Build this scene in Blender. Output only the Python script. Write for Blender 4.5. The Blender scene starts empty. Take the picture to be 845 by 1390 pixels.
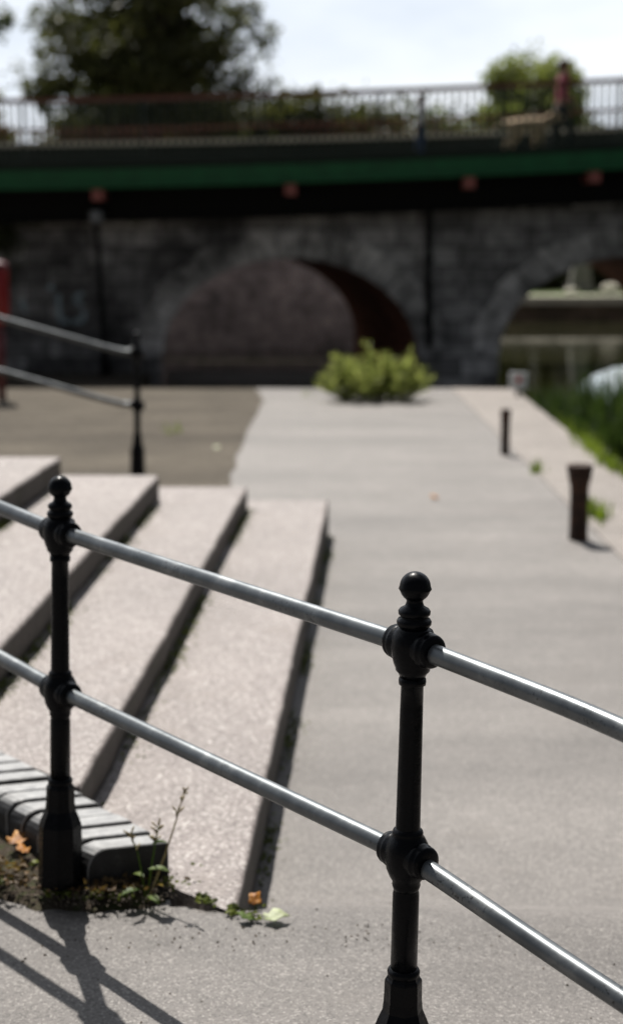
import bpy, bmesh, math, random
import numpy as np
from mathutils import Vector, Matrix, noise

random.seed(7)
rng = np.random.default_rng(11)
R = math.radians
scene = bpy.context.scene
COL = scene.collection

# ------------------------------------------------------------------ helpers
def link(o, parent=None):
    COL.objects.link(o)
    if parent is not None:
        o.parent = parent
    return o

def tag(o, label=None, cat=None, group=None, kind=None):
    if label: o['label'] = label
    if cat: o['category'] = cat
    if group: o['group'] = group
    if kind: o['kind'] = kind
    return o

def empty(name, loc=(0, 0, 0), rz=0.0):
    o = bpy.data.objects.new(name, None)
    o.location = loc
    o.rotation_euler = (0, 0, rz)
    o.empty_display_size = 0.1
    return link(o)

class MB:
    """collects shapes, then links them as ONE mesh object"""
    def __init__(self):
        self.v = []; self.f = []; self.sm = []; self.mi = []
    def add(self, vs, fs, smooth=False, mi=0):
        b = len(self.v)
        self.v.extend([tuple(p) for p in vs])
        for f in fs:
            self.f.append(tuple(i + b for i in f)); self.sm.append(smooth); self.mi.append(mi)
    def box(self, x0, x1, y0, y1, z0, z1, mi=0):
        vs = [(x0,y0,z0),(x1,y0,z0),(x1,y1,z0),(x0,y1,z0),(x0,y0,z1),(x1,y0,z1),(x1,y1,z1),(x0,y1,z1)]
        self.add(vs, [(0,3,2,1),(4,5,6,7),(0,1,5,4),(1,2,6,5),(2,3,7,6),(3,0,4,7)], False, mi)
    def hexa(self, b4, t4, mi=0):
        self.add(list(b4)+list(t4), [(0,3,2,1),(4,5,6,7),(0,1,5,4),(1,2,6,5),(2,3,7,6),(3,0,4,7)], False, mi)
    def prism(self, poly, z0, z1, mi=0):
        n = len(poly)
        vs = [(p[0],p[1],z0) for p in poly] + [(p[0],p[1],z1) for p in poly]
        fs = [tuple(range(n-1,-1,-1)), tuple(range(n,2*n))]
        fs += [(i,(i+1)%n,n+(i+1)%n,n+i) for i in range(n)]
        self.add(vs, fs, False, mi)
    def lathe(self, prof, center=(0,0,0), axis=(0,0,1), seg=24, smooth=True, mi=0):
        ax = Vector(axis).normalized(); c = Vector(center)
        u = ax.orthogonal().normalized(); w = ax.cross(u)
        vs = []; fs = []
        for (r, h) in prof:
            for k in range(seg):
                a = 2*math.pi*k/seg
                vs.append(c + ax*h + (u*math.cos(a) + w*math.sin(a))*r)
        for i in range(len(prof)-1):
            for k in range(seg):
                k2 = (k+1) % seg
                fs.append((i*seg+k, i*seg+k2, (i+1)*seg+k2, (i+1)*seg+k))
        fs.append(tuple(range(seg-1,-1,-1)))
        fs.append(tuple((len(prof)-1)*seg+k for k in range(seg)))
        self.add(vs, fs, smooth, mi)
    def tube(self, pts, rad, seg=12, smooth=True, mi=0, cap=True):
        pts = [Vector(p) for p in pts]; n = len(pts)
        rr = rad if isinstance(rad, (list, tuple)) else [rad]*n
        t0 = (pts[1]-pts[0]).normalized(); u = t0.orthogonal().normalized()
        vs = []; fs = []
        for i, p in enumerate(pts):
            t = (pts[min(i+1,n-1)] - pts[max(i-1,0)]).normalized()
            u = (u - t*u.dot(t)).normalized(); w = t.cross(u)
            for k in range(seg):
                a = 2*math.pi*k/seg
                vs.append(p + (u*math.cos(a)+w*math.sin(a))*rr[i])
        for i in range(n-1):
            for k in range(seg):
                k2 = (k+1) % seg
                fs.append((i*seg+k, i*seg+k2, (i+1)*seg+k2, (i+1)*seg+k))
        if cap:
            fs.append(tuple(range(seg-1,-1,-1))); fs.append(tuple((n-1)*seg+k for k in range(seg)))
        self.add(vs, fs, smooth, mi)
    def build(self, name, mats, parent=None, bevel=0.0, bseg=2, weld=False):
        me = bpy.data.meshes.new(name)
        me.from_pydata(self.v, [], self.f)
        me.polygons.foreach_set('use_smooth', self.sm)
        me.polygons.foreach_set('material_index', self.mi)
        for m in (mats if isinstance(mats, (list, tuple)) else [mats]):
            me.materials.append(m)
        if weld:
            bm = bmesh.new(); bm.from_mesh(me); bmesh.ops.remove_doubles(bm, verts=bm.verts, dist=.0005); bm.to_mesh(me); bm.free()
        if bevel > 0:
            bm = bmesh.new(); bm.from_mesh(me)
            es = [e for e in bm.edges if len(e.link_faces) == 2 and e.calc_face_angle(0) > 0.5]
            bmesh.ops.bevel(bm, geom=es, offset=bevel, segments=bseg, profile=0.5, affect='EDGES')
            bmesh.ops.recalc_face_normals(bm, faces=bm.faces)
            bm.to_mesh(me); bm.free()
        me.update()
        o = bpy.data.objects.new(name, me)
        return link(o, parent)

def np_mesh(name, V, F, mat, parent=None, smooth=False):
    me = bpy.data.meshes.new(name)
    me.from_pydata(V.tolist() if hasattr(V, 'tolist') else V, [], F.tolist() if hasattr(F, 'tolist') else F)
    if smooth:
        me.polygons.foreach_set('use_smooth', [True]*len(me.polygons))
    me.materials.append(mat); me.update()
    return link(bpy.data.objects.new(name, me), parent)

# ------------------------------------------------------------------ materials
def mat(name, rough=0.7, metal=0.0, spec=0.5):
    m = bpy.data.materials.new(name); m.use_nodes = True
    nt = m.node_tree; b = nt.nodes['Principled BSDF']
    b.inputs['Roughness'].default_value = rough
    b.inputs['Metallic'].default_value = metal
    b.inputs['Specular IOR Level'].default_value = spec
    return m, nt, b

def N(nt, t, **kw):
    n = nt.nodes.new(t)
    for k, v in kw.items():
        if k in n.inputs: n.inputs[k].default_value = v
        else: setattr(n, k, v)
    return n

def ramp(nt, fac, stops, interp='LINEAR'):
    r = nt.nodes.new('ShaderNodeValToRGB'); cr = r.color_ramp; cr.interpolation = interp
    while len(cr.elements) > len(stops): cr.elements.remove(cr.elements[-1])
    while len(cr.elements) < len(stops): cr.elements.new(1.0)
    for e, (p, c) in zip(cr.elements, stops):
        e.position = p; e.color = (c[0], c[1], c[2], 1) if not isinstance(c, (int, float)) else (c, c, c, 1)
    nt.links.new(fac, r.inputs['Fac']); return r.outputs['Color']

def noise_n(nt, co, scale, detail=4, rough=0.55):
    n = N(nt, 'ShaderNodeTexNoise', Scale=scale, Detail=detail, Roughness=rough)
    nt.links.new(co, n.inputs['Vector']); return n.outputs['Fac']

def mix(nt, fac, a, b, mode='MIX'):
    m = nt.nodes.new('ShaderNodeMix'); m.data_type = 'RGBA'; m.blend_type = mode
    for sock, val in ((m.inputs[0], fac), (m.inputs[6], a), (m.inputs[7], b)):
        if isinstance(val, bpy.types.NodeSocket): nt.links.new(val, sock)
        elif isinstance(val, (int, float)): sock.default_value = val
        else: sock.default_value = (val[0], val[1], val[2], 1)
    return m.outputs[2]

def bump(nt, b, h, strength=0.3, dist=0.01):
    n = N(nt, 'ShaderNodeBump', Strength=strength, Distance=dist)
    nt.links.new(h, n.inputs['Height']); nt.links.new(n.outputs['Normal'], b.inputs['Normal'])

def objco(nt):
    return nt.nodes.new('ShaderNodeTexCoord').outputs['Object']

def aggregate(name, base, dark, light, big=(0.85, 1.12), stain=None, sc=180, rough=0.66, bstr=0.4, bands=False, spec=0.5):
    """tarmac / exposed aggregate: fine stones, broad worn patches, scattered stains"""
    m, nt, b = mat(name, rough, 0, spec); co = objco(nt)
    v = N(nt, 'ShaderNodeTexVoronoi', Scale=sc); nt.links.new(co, v.inputs['Vector'])
    sepc = nt.nodes.new('ShaderNodeSeparateColor'); nt.links.new(v.outputs['Color'], sepc.inputs[0])
    c1 = ramp(nt, sepc.outputs[0], [(0.0, dark), (0.35, base), (0.75, base), (1.0, light)])
    f = noise_n(nt, co, 420, 2)
    c2 = mix(nt, ramp(nt, f, [(0.5, 0), (0.72, 0.55)]), c1, dark)
    g = noise_n(nt, co, 1.1, 6, 0.6)
    gm = ramp(nt, g, [(0.3, big[0]), (0.7, big[1])])
    c3 = mix(nt, 1.0, c2, gm, 'MULTIPLY')
    g2 = noise_n(nt, co, 7.0, 5, 0.65)
    c4 = mix(nt, 1.0, c3, ramp(nt, g2, [(0.25, 0.86), (0.7, 1.06)]), 'MULTIPLY')
    if stain:
        s = noise_n(nt, co, 2.3, 8, 0.7)
        c4 = mix(nt, ramp(nt, s, [(0.56, 0), (0.72, 0.7)]), c4, stain)
    if bands:
        mpb = N(nt, 'ShaderNodeMapping'); mpb.inputs['Scale'].default_value = (.28, 1.5, 1); nt.links.new(co, mpb.inputs['Vector'])
        c4 = mix(nt, 1.0, c4, ramp(nt, noise_n(nt, mpb.outputs[0], 1.0, 6, .6), [(.32, .78), (.5, 1.0), (.66, 1.2)]), 'MULTIPLY')
    nt.links.new(c4, b.inputs['Base Color'])
    h = nt.nodes.new('ShaderNodeMath'); h.operation = 'ADD'
    nt.links.new(v.outputs['Distance'], h.inputs[0]); nt.links.new(f, h.inputs[1])
    bump(nt, b, h.outputs[0], bstr, 0.004)
    return m

M = {}
M['tarmac'] = aggregate('worn_grey_tarmac', (.165,.151,.141), (.088,.080,.074), (.31,.29,.27), (0.9,1.1), (.135,.121,.110), 190, bands=True)
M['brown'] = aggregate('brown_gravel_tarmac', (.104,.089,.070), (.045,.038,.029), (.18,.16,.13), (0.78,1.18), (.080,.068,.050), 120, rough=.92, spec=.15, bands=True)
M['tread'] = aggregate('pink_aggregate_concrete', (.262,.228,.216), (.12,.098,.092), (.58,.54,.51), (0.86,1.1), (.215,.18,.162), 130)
M['riser'] = aggregate('shade_dark_mossy_riser', (.030,.025,.020), (.010,.009,.008), (.075,.062,.052), (0.6,1.25), (.020,.028,.008), 90)  # riser shade darkened into the colour, plus a green moss stain
M['coping'] = aggregate('pale_stone_coping', (.235,.205,.184), (.13,.112,.098), (.34,.31,.28), (0.85,1.12), (.20,.175,.15), 60)

def mk_iron(name, col, rough=.38):
    m, nt, b = mat(name, rough, 0, 0.13); co = objco(nt)
    f = noise_n(nt, co, 60, 5, .6)
    c = mix(nt, ramp(nt, f, [(.58, 0), (.78, 1)]), col, (col[0]*2+.003, col[1]*2+.003, col[2]*2+.003))
    f2 = noise_n(nt, co, 210, 3)
    c = mix(nt, ramp(nt, f2, [(.70, 0), (.76, .25)]), c, (.08,.07,.06))
    nt.links.new(c, b.inputs['Base Color'])
    nt.links.new(ramp(nt, f, [(.3, rough-.08), (.7, rough+.2)]), b.inputs['Roughness'])
    g = noise_n(nt, co, 24, 3, .5)
    hh = mix(nt, .65, f, g); bump(nt, b, hh, .42, .006)
    return m
M['iron'] = mk_iron('black_painted_iron', (.003,.0035,.005), .24)
M['deadblack'] = mk_iron('dead_black_iron', (.010,.010,.010), .6)

m, nt, b = mat('worn_galvanised_steel', .36, .75, .4); co = objco(nt)
f = noise_n(nt, co, 14, 6, .6); f2 = noise_n(nt, co, 140, 3)
c = ramp(nt, f, [(.3, (.105,.115,.122)), (.55, (.15,.162,.17)), (.78, (.27,.28,.28))])
pits = ramp(nt, f2, [(.58, 0), (.66, .85)])
wear = N(nt, 'ShaderNodeTexNoise', Scale=5.0, Detail=6.0); nt.links.new(co, wear.inputs['Vector'])
pm = nt.nodes.new('ShaderNodeMath'); pm.operation = 'MULTIPLY'
nt.links.new(pits, pm.inputs[0]); nt.links.new(ramp(nt, wear.outputs['Fac'], [(.46, 0), (.60, 1)]), pm.inputs[1])
c = mix(nt, pm.outputs[0], c, (.035,.033,.032))
nt.links.new(c, b.inputs['Base Color'])
nt.links.new(ramp(nt, f, [(.3, .34), (.7, .42)]), b.inputs['Roughness'])
bump(nt, b, f2, .06, .001); M['steel'] = m

m, nt, b = mat('rusty_brown_iron', .75, .1, .4); co = objco(nt)
f = noise_n(nt, co, 14, 6, .65)
nt.links.new(ramp(nt, f, [(.3, (.014,.010,.008)), (.5, (.042,.023,.016)), (.72, (.14,.062,.032))]), b.inputs['Base Color'])
bump(nt, b, f, .4, .01); M['rust'] = m

m, nt, b = mat('blue_engineering_brick', .5, 0, .5); co = objco(nt)
f = noise_n(nt, co, 30, 6, .65); f2 = noise_n(nt, co, 6, 4)
c = ramp(nt, f, [(.3, (.17,.172,.176)), (.55, (.29,.292,.294)), (.75, (.42,.42,.41))])
c = mix(nt, ramp(nt, f2, [(.5,0),(.7,.5)]), c, (.20,.195,.185))
nt.links.new(c, b.inputs['Base Color']); bump(nt, b, f, .3, .004); M['bluebrick'] = m  # paler copy for the kerb tops, sun sheen put into the colour
m, nt, b = mat('shaded_blue_brick', .6, 0, .4); co = objco(nt)
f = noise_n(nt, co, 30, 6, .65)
nt.links.new(ramp(nt, f, [(.3, (.012,.012,.013)), (.6, (.030,.030,.032)), (.78, (.085,.082,.078))]), b.inputs['Base Color']); bump(nt, b, f, .45, .006); M['brickshade'] = m  # dark copy for brick fronts and ends, their shade put into the colour
m, nt, b = mat('dark_mortar', .9); co = objco(nt)
nt.links.new(ramp(nt, noise_n(nt, co, 50), [(.3,(.03,.028,.025)),(.7,(.07,.065,.058))]), b.inputs['Base Color']); M['mortar'] = m

m, nt, b = mat('dark_soil', .95, 0, .2); co = objco(nt)
f = noise_n(nt, co, 22, 7, .7); f2 = noise_n(nt, co, 160, 3)
c = ramp(nt, f, [(.3, (.020,.015,.010)), (.5, (.055,.042,.030)), (.62, (.035,.045,.014)), (.75, (.11,.092,.070))])
c = mix(nt, ramp(nt, f2, [(.6,0),(.7,.8)]), c, (.22,.19,.16))
nt.links.new(c, b.inputs['Base Color']); bump(nt, b, f2, .7, .01); M['soil'] = m

M['gritmat'] = None
def leafmat(name, cols, trans=.45, sc=.9, rough=.5):
    m, nt, b = mat(name, rough, 0, .3); co = objco(nt)
    f = noise_n(nt, co, sc, 3); g = N(nt, 'ShaderNodeTexWhiteNoise'); g.noise_dimensions = '3D'
    sn = N(nt, 'ShaderNodeVectorMath'); sn.operation = 'SNAP'; sn.inputs[1].default_value = (.07,.07,.07)
    nt.links.new(co, sn.inputs[0]); nt.links.new(sn.outputs[0], g.inputs['Vector'])
    add = nt.nodes.new('ShaderNodeMath'); add.operation = 'MULTIPLY_ADD'; add.inputs[1].default_value = .35; 
    nt.links.new(g.outputs['Value'], add.inputs[0]); 
    sub = nt.nodes.new('ShaderNodeMath'); sub.operation = 'SUBTRACT'; sub.inputs[1].default_value = .17
    nt.links.new(f, sub.inputs[0]); nt.links.new(sub.outputs[0], add.inputs[2])
    n = len(cols)
    c = ramp(nt, add.outputs[0], [(.25+.5*i/(n-1), cc) for i, cc in enumerate(cols)])
    nt.links.new(c, b.inputs['Base Color'])
    t = nt.nodes.new('ShaderNodeBsdfTranslucent'); nt.links.new(mix(nt, 1.0, c, (1.25,1.35,.7), 'MULTIPLY'), t.inputs['Color'])
    ms = nt.nodes.new('ShaderNodeMixShader'); ms.inputs[0].default_value = trans
    nt.links.new(b.outputs[0], ms.inputs[1]); nt.links.new(t.outputs[0], ms.inputs[2])
    nt.links.new(ms.outputs[0], nt.nodes['Material Output'].inputs['Surface'])
    return m
M['darkleaf'] = leafmat('dark_tree_leaf', [(.032,.036,.018),(.080,.082,.036),(.155,.148,.07)], .36, .5)
M['midleaf'] = leafmat('mid_green_leaf', [(.030,.042,.012),(.055,.075,.018),(.085,.10,.03)], .35, .5)
M['limeleaf'] = leafmat('yellow_green_leaf', [(.09,.11,.04),(.17,.19,.075),(.27,.28,.125)], .5, .45)
M['bushleaf'] = leafmat('pale_shrub_leaf', [(.11,.125,.05),(.25,.27,.12),(.46,.46,.27)], .6, 6)
M['reed'] = leafmat('dark_reed_leaf', [(.016,.030,.012),(.035,.060,.018),(.07,.10,.03)], .3, 3)
M['grass'] = leafmat('bright_grass', [(.08,.12,.015),(.14,.19,.025),(.20,.24,.05)], .45, 8)
M['moss'] = leafmat('moss_green', [(.06,.075,.014),(.13,.165,.022),(.24,.27,.05)], .35, 25)
M['weed'] = leafmat('weed_green', [(.07,.12,.02),(.11,.17,.03),(.16,.21,.05)], .5, 30)
M['seed'] = leafmat('dry_seed_stalk', [(.24,.19,.10),(.34,.28,.16),(.45,.39,.24)], .3, 60)
M['autumn'] = leafmat('autumn_shrub_leaf', [(.05,.075,.015),(.12,.13,.02),(.30,.11,.02)], .5, 2.0)
M['litter'] = leafmat('brown_litter', [(.05,.03,.015),(.14,.085,.04),(.32,.22,.11)], .3, 40)
M['orangeleaf'] = leafmat('orange_dead_leaf', [(.20,.075,.015),(.42,.17,.03),(.55,.28,.07)], .3, 30)
M['paleleaf'] = leafmat('pale_dead_leaf', [(.25,.30,.13),(.42,.46,.28),(.55,.58,.42)], .3, 30)
m, nt, b = mat('tree_bark', .9); co = objco(nt)
nt.links.new(ramp(nt, noise_n(nt, co, 8, 5), [(.3,(.03,.024,.018)),(.7,(.08,.065,.05))]), b.inputs['Base Color']); M['bark'] = m

def masonry(name, c1, c2, cm, bw, bh, mort=.012, soot=(.02,.02,.021), axis='XZ', sootlo=.42, sc=1.0):
    m, nt, b = mat(name, .9, 0, .25); co = objco(nt)
    sp = nt.nodes.new('ShaderNodeSeparateXYZ'); nt.links.new(co, sp.inputs[0])
    cb = nt.nodes.new('ShaderNodeCombineXYZ')
    nt.links.new(sp.outputs[axis[0]], cb.inputs[0]); nt.links.new(sp.outputs[axis[1]], cb.inputs[1])
    wob = N(nt, 'ShaderNodeTexNoise', Scale=1.3, Detail=3.0); nt.links.new(co, wob.inputs['Vector'])
    wv = N(nt, 'ShaderNodeVectorMath'); wv.operation = 'MULTIPLY_ADD'; wv.inputs[1].default_value = (.10,.06,0)
    nt.links.new(wob.outputs['Color'], wv.inputs[0]); nt.links.new(cb.outputs[0], wv.inputs[2])
    br = nt.nodes.new('ShaderNodeTexBrick'); nt.links.new(wv.outputs[0], br.inputs['Vector'])
    br.inputs['Scale'].default_value = 1; br.inputs['Mortar Size'].default_value = mort
    br.inputs['Brick Width'].default_value = bw; br.inputs['Row Height'].default_value = bh
    br.inputs['Bias'].default_value = -.1
    br.inputs['Color1'].default_value = (*c1,1); br.inputs['Color2'].default_value = (*c2,1); br.inputs['Mortar'].default_value = (*cm,1)
    f = noise_n(nt, co, .55*sc, 6, .62); f2 = noise_n(nt, co, 4*sc, 6, .7)
    c = mix(nt, ramp(nt, f, [(sootlo, 0), (sootlo+.2, .85)]), br.outputs['Color'], soot)
    c = mix(nt, 1.0, c, ramp(nt, f2, [(.28,.38),(.68,1.5)]), 'MULTIPLY')
    nt.links.new(c, b.inputs['Base Color'])
    h = mix(nt, .5, br.outputs['Fac'], f2)
    bump(nt, b, h, -.5, .03)
    return m
M['stone'] = masonry('sooty_sandstone', (.24,.232,.23), (.66,.64,.63), (.05,.048,.047), .78, .33)
M['vouss'] = masonry('arch_ring_stone', (.62,.60,.58), (.85,.82,.80), (.1,.1,.1), .5, .37, .0)
M['soffit'] = masonry('red_brown_brick', (.22,.075,.042), (.33,.12,.065), (.12,.10,.09), .24, .08, .008, (.03,.018,.014), 'YZ', .56)
M['backbrick'] = masonry('purple_grey_brick', (.36,.30,.31), (.48,.39,.39), (.27,.25,.25), .24, .08, .008, (.08,.07,.075), 'XZ', .52)
M['quaywall'] = masonry('brown_quay_wall', (.10,.075,.05), (.15,.11,.08), (.05,.04,.03), .6, .3, .012, (.03,.026,.02), 'XZ', .5)

def paint(name, col, rough=.5, var=.25, sc=5):
    m, nt, b = mat(name, rough); co = objco(nt)
    f = noise_n(nt, co, sc, 6, .65)
    nt.links.new(ramp(nt, f, [(.3, tuple(x*(1-var) for x in col)), (.7, tuple(x*(1+var) for x in col))]), b.inputs['Base Color'])
    return m
M['gritmat'] = paint('grit_crumb', (.10,.08,.06), .9, .6, 60)
M['green'] = paint('bridge_green_paint', (.003,.115,.032), .5)
M['darkgreen'] = paint('dark_green_black_paint', (.004,.019,.010), .55)
M['railbrown'] = paint('brown_rail_paint', (.17,.055,.038), .42)
M['redpaint'] = paint('weathered_red_paint', (.40,.13,.11), .55)
M['red'] = paint('red_plastic', (.27,.008,.008), .3)
M['pinkpole'] = paint('faded_pink_red_pole', (.12,.02,.025), .5)
M['plinth'] = paint('grey_parapet_stone', (.16,.155,.13), .85, .35, 3)
M['darkplinth'] = paint('shade_dark_parapet_stone', (.012,.016,.012), .9, .4, 3)  # near-black tone puts the far parapet's shade into the stone colour
M['palestone'] = paint('pale_capping_stone', (.52,.49,.40), .85, .2, 3)
M['obelisk'] = paint('grey_pillar_stone', (.20,.195,.18), .85, .2, 2)
M['white'] = paint('white_board', (.78,.80,.82), .5, .06)
M['redmark'] = paint('red_sign_paint', (.55,.05,.04), .5, .1)
M['cover'] = paint('pale_blue_boat_cover', (.30,.36,.40), .55, .15, 3)
M['hull'] = paint('dark_green_hull', (.02,.05,.035), .35)
M['bankgrass'] = paint('far_bank_grass', (.07,.11,.02), .9, .35, 1.5)  # the grass's own green, varied by noise
M['glass'] = paint('frosted_lamp_glass', (.34,.36,.40), .25, .05)
M['skin'] = paint('skin', (.48,.28,.20), .55, .06)
M['hair'] = paint('brown_hair', (.06,.035,.02), .6, .2)
M['pinktop'] = paint('pink_top', (.50,.12,.17), .8, .1)
M['darkcloth'] = paint('dark_trousers', (.015,.016,.02), .85, .2)
M['greycloth'] = paint('pale_grey_top', (.86,.86,.88), .85, .08)
M['bluecloth'] = paint('blue_jeans', (.05,.08,.18), .85, .15)
M['dogfur'] = paint('tan_dog_fur', (.60,.45,.29), .85, .2, 9)
M['graffiti'] = paint('pale_blue_spray', (.36,.45,.49), .8, .3, 4)
M['shoe'] = paint('dark_shoe_leather', (.02,.018,.016), .5)
M['eye'] = paint('dark_eye', (.01,.01,.01), .2)

m, nt, b = mat('river_water', .06, 0, .28); co = objco(nt)
nt.links.new(ramp(nt, noise_n(nt, co, .25, 3), [(.3,(.016,.017,.009)),(.7,(.026,.026,.013))]), b.inputs['Base Color'])
mp = N(nt, 'ShaderNodeMapping'); mp.inputs['Scale'].default_value = (.8, 2.2, 1); nt.links.new(co, mp.inputs['Vector'])
bump(nt, b, noise_n(nt, mp.outputs[0], 2.2, 4, .5), .05, .06); M['water'] = m

# ------------------------------------------------------------------ ground
def sstep(a, b, x):
    t = max(0.0, min(1.0, (x-a)/(b-a))); return t*t*(3-2*t)
CU = Vector((-.59, .652)).normalized()               # run of the brick kerb, away from its end
CB0 = Vector((-.382, 3.995))                         # back top corner of the kerb end
CW = Vector((-.213, -.061))                          # across the kerb, back to front
CN = Vector((CU.y, -CU.x))                           # normal pointing towards the steps
if CN.dot(Vector((1, 1))) < 0: CN = -CN
def gz(x, y):
    base = -.205 - .0060*(max(y, 4.43)-4.43)
    t = sstep(3.80, 4.47, y)
    z = base*t if y < 4.47 else base
    drift = max(0, x-.25)
    z -= .075*min(drift, 1.5)*(1-sstep(3.4, 4.6, y))   # the foreground falls away to the right
    d = (Vector((x, y))-CB0).dot(CN)
    left = 1-sstep(-.22, -.10, x - .047*(y-3.85))
    if d < -.02 and x < -.15 and y < 9: z = z*(1-left)   # verge side of the kerb stays level
    if d >= -.02 and x < -.12 + .047*(y-3.85) and y > 3.9 and y < 9.8: z = min(z, -.21)
    z += .006*noise.noise(Vector((x*1.1, y*.8, 3)))+.003*noise.noise(Vector((x*4, y*4, 9)))
    return z
def frange(a, b, s):
    n = max(1, round((b-a)/s)); return [a+(b-a)*i/n for i in range(n)]
def edge_x(y): return 2.52+.015*y
xs = frange(-60,-8,4)+frange(-8,-2,.5)+frange(-2,1.6,.045)+frange(1.6,1.95,.07)+[1.95]
ys = frange(-30,0,2)+frange(0,2,.2)+frange(2,5.2,.045)+frange(5.2,21.6,.4)+[21.6]
def grid(xs, ys, zf, keep=lambda x, y: True):
    idx = {}; V = []; F = []
    for j, y in enumerate(ys):
        for i, x in enumerate(xs):
            idx[i, j] = len(V); V.append((x, y, zf(x, y)))
    for j in range(len(ys)-1):
        for i in range(len(xs)-1):
            if keep((xs[i]+xs[i+1])/2, (ys[j]+ys[j+1])/2):
                F.append((idx[i,j], idx[i+1,j], idx[i+1,j+1], idx[i,j+1]))
    return V, F
V, F = grid(xs, ys, gz)
ground = np_mesh('quay_ground', V, F, M['tarmac'], None, True); tag(ground, kind='structure')
# face of the quay end and the shaded ground that runs to the bridge on the left
mb = MB(); mb.box(-60, 1.95, 21.2, 21.59, -2, -.345); tag(mb.build('quay_end_wall', M['quaywall']), kind='structure')
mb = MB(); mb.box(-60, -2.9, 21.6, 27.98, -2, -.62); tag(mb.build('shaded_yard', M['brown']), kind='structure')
# brown paved area beyond the steps
def brown_edge(y):
    pts = [(10.2,-.60),(12.6,-.68),(14.6,-.70),(16.6,-.68),(19.5,-.62),(20.5,-.66),(21.6,-.8)]
    for (a, xa), (b_, xb) in zip(pts, pts[1:]):
        if y <= b_: return xa+(xb-xa)*(y-a)/(b_-a)
    return pts[-1][1]
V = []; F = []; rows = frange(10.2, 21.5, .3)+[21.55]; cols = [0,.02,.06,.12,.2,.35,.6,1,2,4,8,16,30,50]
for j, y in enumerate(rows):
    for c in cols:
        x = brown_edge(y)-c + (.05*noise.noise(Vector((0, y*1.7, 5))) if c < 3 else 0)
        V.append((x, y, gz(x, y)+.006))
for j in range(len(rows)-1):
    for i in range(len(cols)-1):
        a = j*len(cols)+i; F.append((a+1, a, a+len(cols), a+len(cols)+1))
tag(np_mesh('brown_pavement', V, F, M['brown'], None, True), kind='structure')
# stone edge of the quay, slab by slab
mb = MB(); y = -10.0
while y < 21.5:
    L = random.uniform(1.0, 1.5); y2 = min(y+L, 21.6)
    z = gz(1.9, (y+y2)/2)+random.uniform(.002, .012)
    mb.hexa([(1.955,y+.008,-1.6),(edge_x(y),y+.008,-1.6),(edge_x(y2),y2-.008,-1.6),(1.955,y2-.008,-1.6)],
            [(1.955,y+.008,gz(1.9,y)+.008),(edge_x(y),y+.008,gz(1.9,y)-.004),(edge_x(y2),y2-.008,gz(1.9,y2)-.004),(1.955,y2-.008,gz(1.9,y2)+.008)])
    y = y2
tag(mb.build('quay_edge', M['coping'], None, .015), kind='structure')
# water, far banks, towpath under the arch
V, F = grid(frange(-120,160,10)+[160], frange(-40,20,10)+frange(20,60,5)+[60], lambda x, y: -.845)
tag(np_mesh('water', V, F, M['water']), kind='structure')
V, F = grid(frange(-300,300,15)+[300], frange(50.6,400,12)+[400], lambda x, y: -.10+.004*min(y-50.6, 60)+.12*noise.noise(Vector((x*.1,y*.1,1))))
tag(np_mesh('far_bank', V, F, M['bankgrass'], None, True), kind='structure')
mb = MB(); mb.box(-2.66, 1.88, 28.3, 28.75, -2, -.64); tag(mb.build('ledge', M['coping']), kind='structure')

# ------------------------------------------------------------------ steps
def isect_near(x0, d, off):
    """where the nosing line from a far point meets the back line of the kerb"""
    pass
NOS = [  # far end, near end of each nosing and the tread height
    ((.115,10.36),(-.198,3.853),.004),
    ((-.420,9.99),(-.685,4.39),.155),
    ((-.944,9.47),(-1.13,5.10),.31),
    ((-1.501,9.18),(-1.70,5.75),.465),
    ((-2.05,9.15),(-2.25,6.40),.62),
]
steps = empty('stone_steps', (-1.0, 7, 0))
tag(steps, 'broad shallow flight of pinkish concrete steps with sunlit treads beside the quay', 'steps')
def kerb_pt(t, back=.012):
    p = CB0 + CU*t + CN*back; return (p.x, p.y)
for k, (far, near, zt) in enumerate(NOS):
    n = 70; line = []
    for i in range(n+1):
        s = i/n; x = near[0]+(far[0]-near[0])*s; y = near[1]+(far[1]-near[1])*s
        w = .008*noise.noise(Vector((k*7.1, y*2.2, 0)))+.006*noise.noise(Vector((k*3.1, y*9, 5)))
        if 0 < i < n: x += w
        line.append((x, y))
    if k == 0: back = [kerb_pt(3.2), kerb_pt(0)]
    else: back = [kerb_pt(3.2)]
    poly = line + [(-3.4, far[1]+.02*k)] + back
    zb = -.4 if k == 0 else NOS[k-1][2]-.012
    mb = MB(); nn = len(line); r = .016
    # top, rounded nosing and riser
    top = [(p[0]-r, p[1], zt) for p in line] + [(p[0], p[1], zt) for p in poly[nn:]]
    mb.add(top, [tuple(range(len(top)))])
    prev = [(p[0]-r, p[1], zt) for p in line]
    for a in (22.5, 45, 67.5, 90):
        cur = [(p[0]-r+r*math.sin(R(a)), p[1], zt-r+r*math.cos(R(a))) for p in line]
        mb.add(prev+cur, [(i, nn+i, nn+i+1, i+1) for i in range(nn-1)], True); prev = cur
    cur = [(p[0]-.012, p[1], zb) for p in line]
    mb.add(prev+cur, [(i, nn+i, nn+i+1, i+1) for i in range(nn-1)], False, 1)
    o2 = [poly[nn-1]]+poly[nn:]+[poly[0]]
    mb.add([(p[0],p[1],zt) for p in o2]+[(p[0],p[1],zb) for p in o2],
           [(i, i+1, len(o2)+i+1, len(o2)+i) for i in range(len(o2)-1)])
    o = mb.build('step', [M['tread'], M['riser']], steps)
    o.location = -Vector(steps.location)

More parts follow.
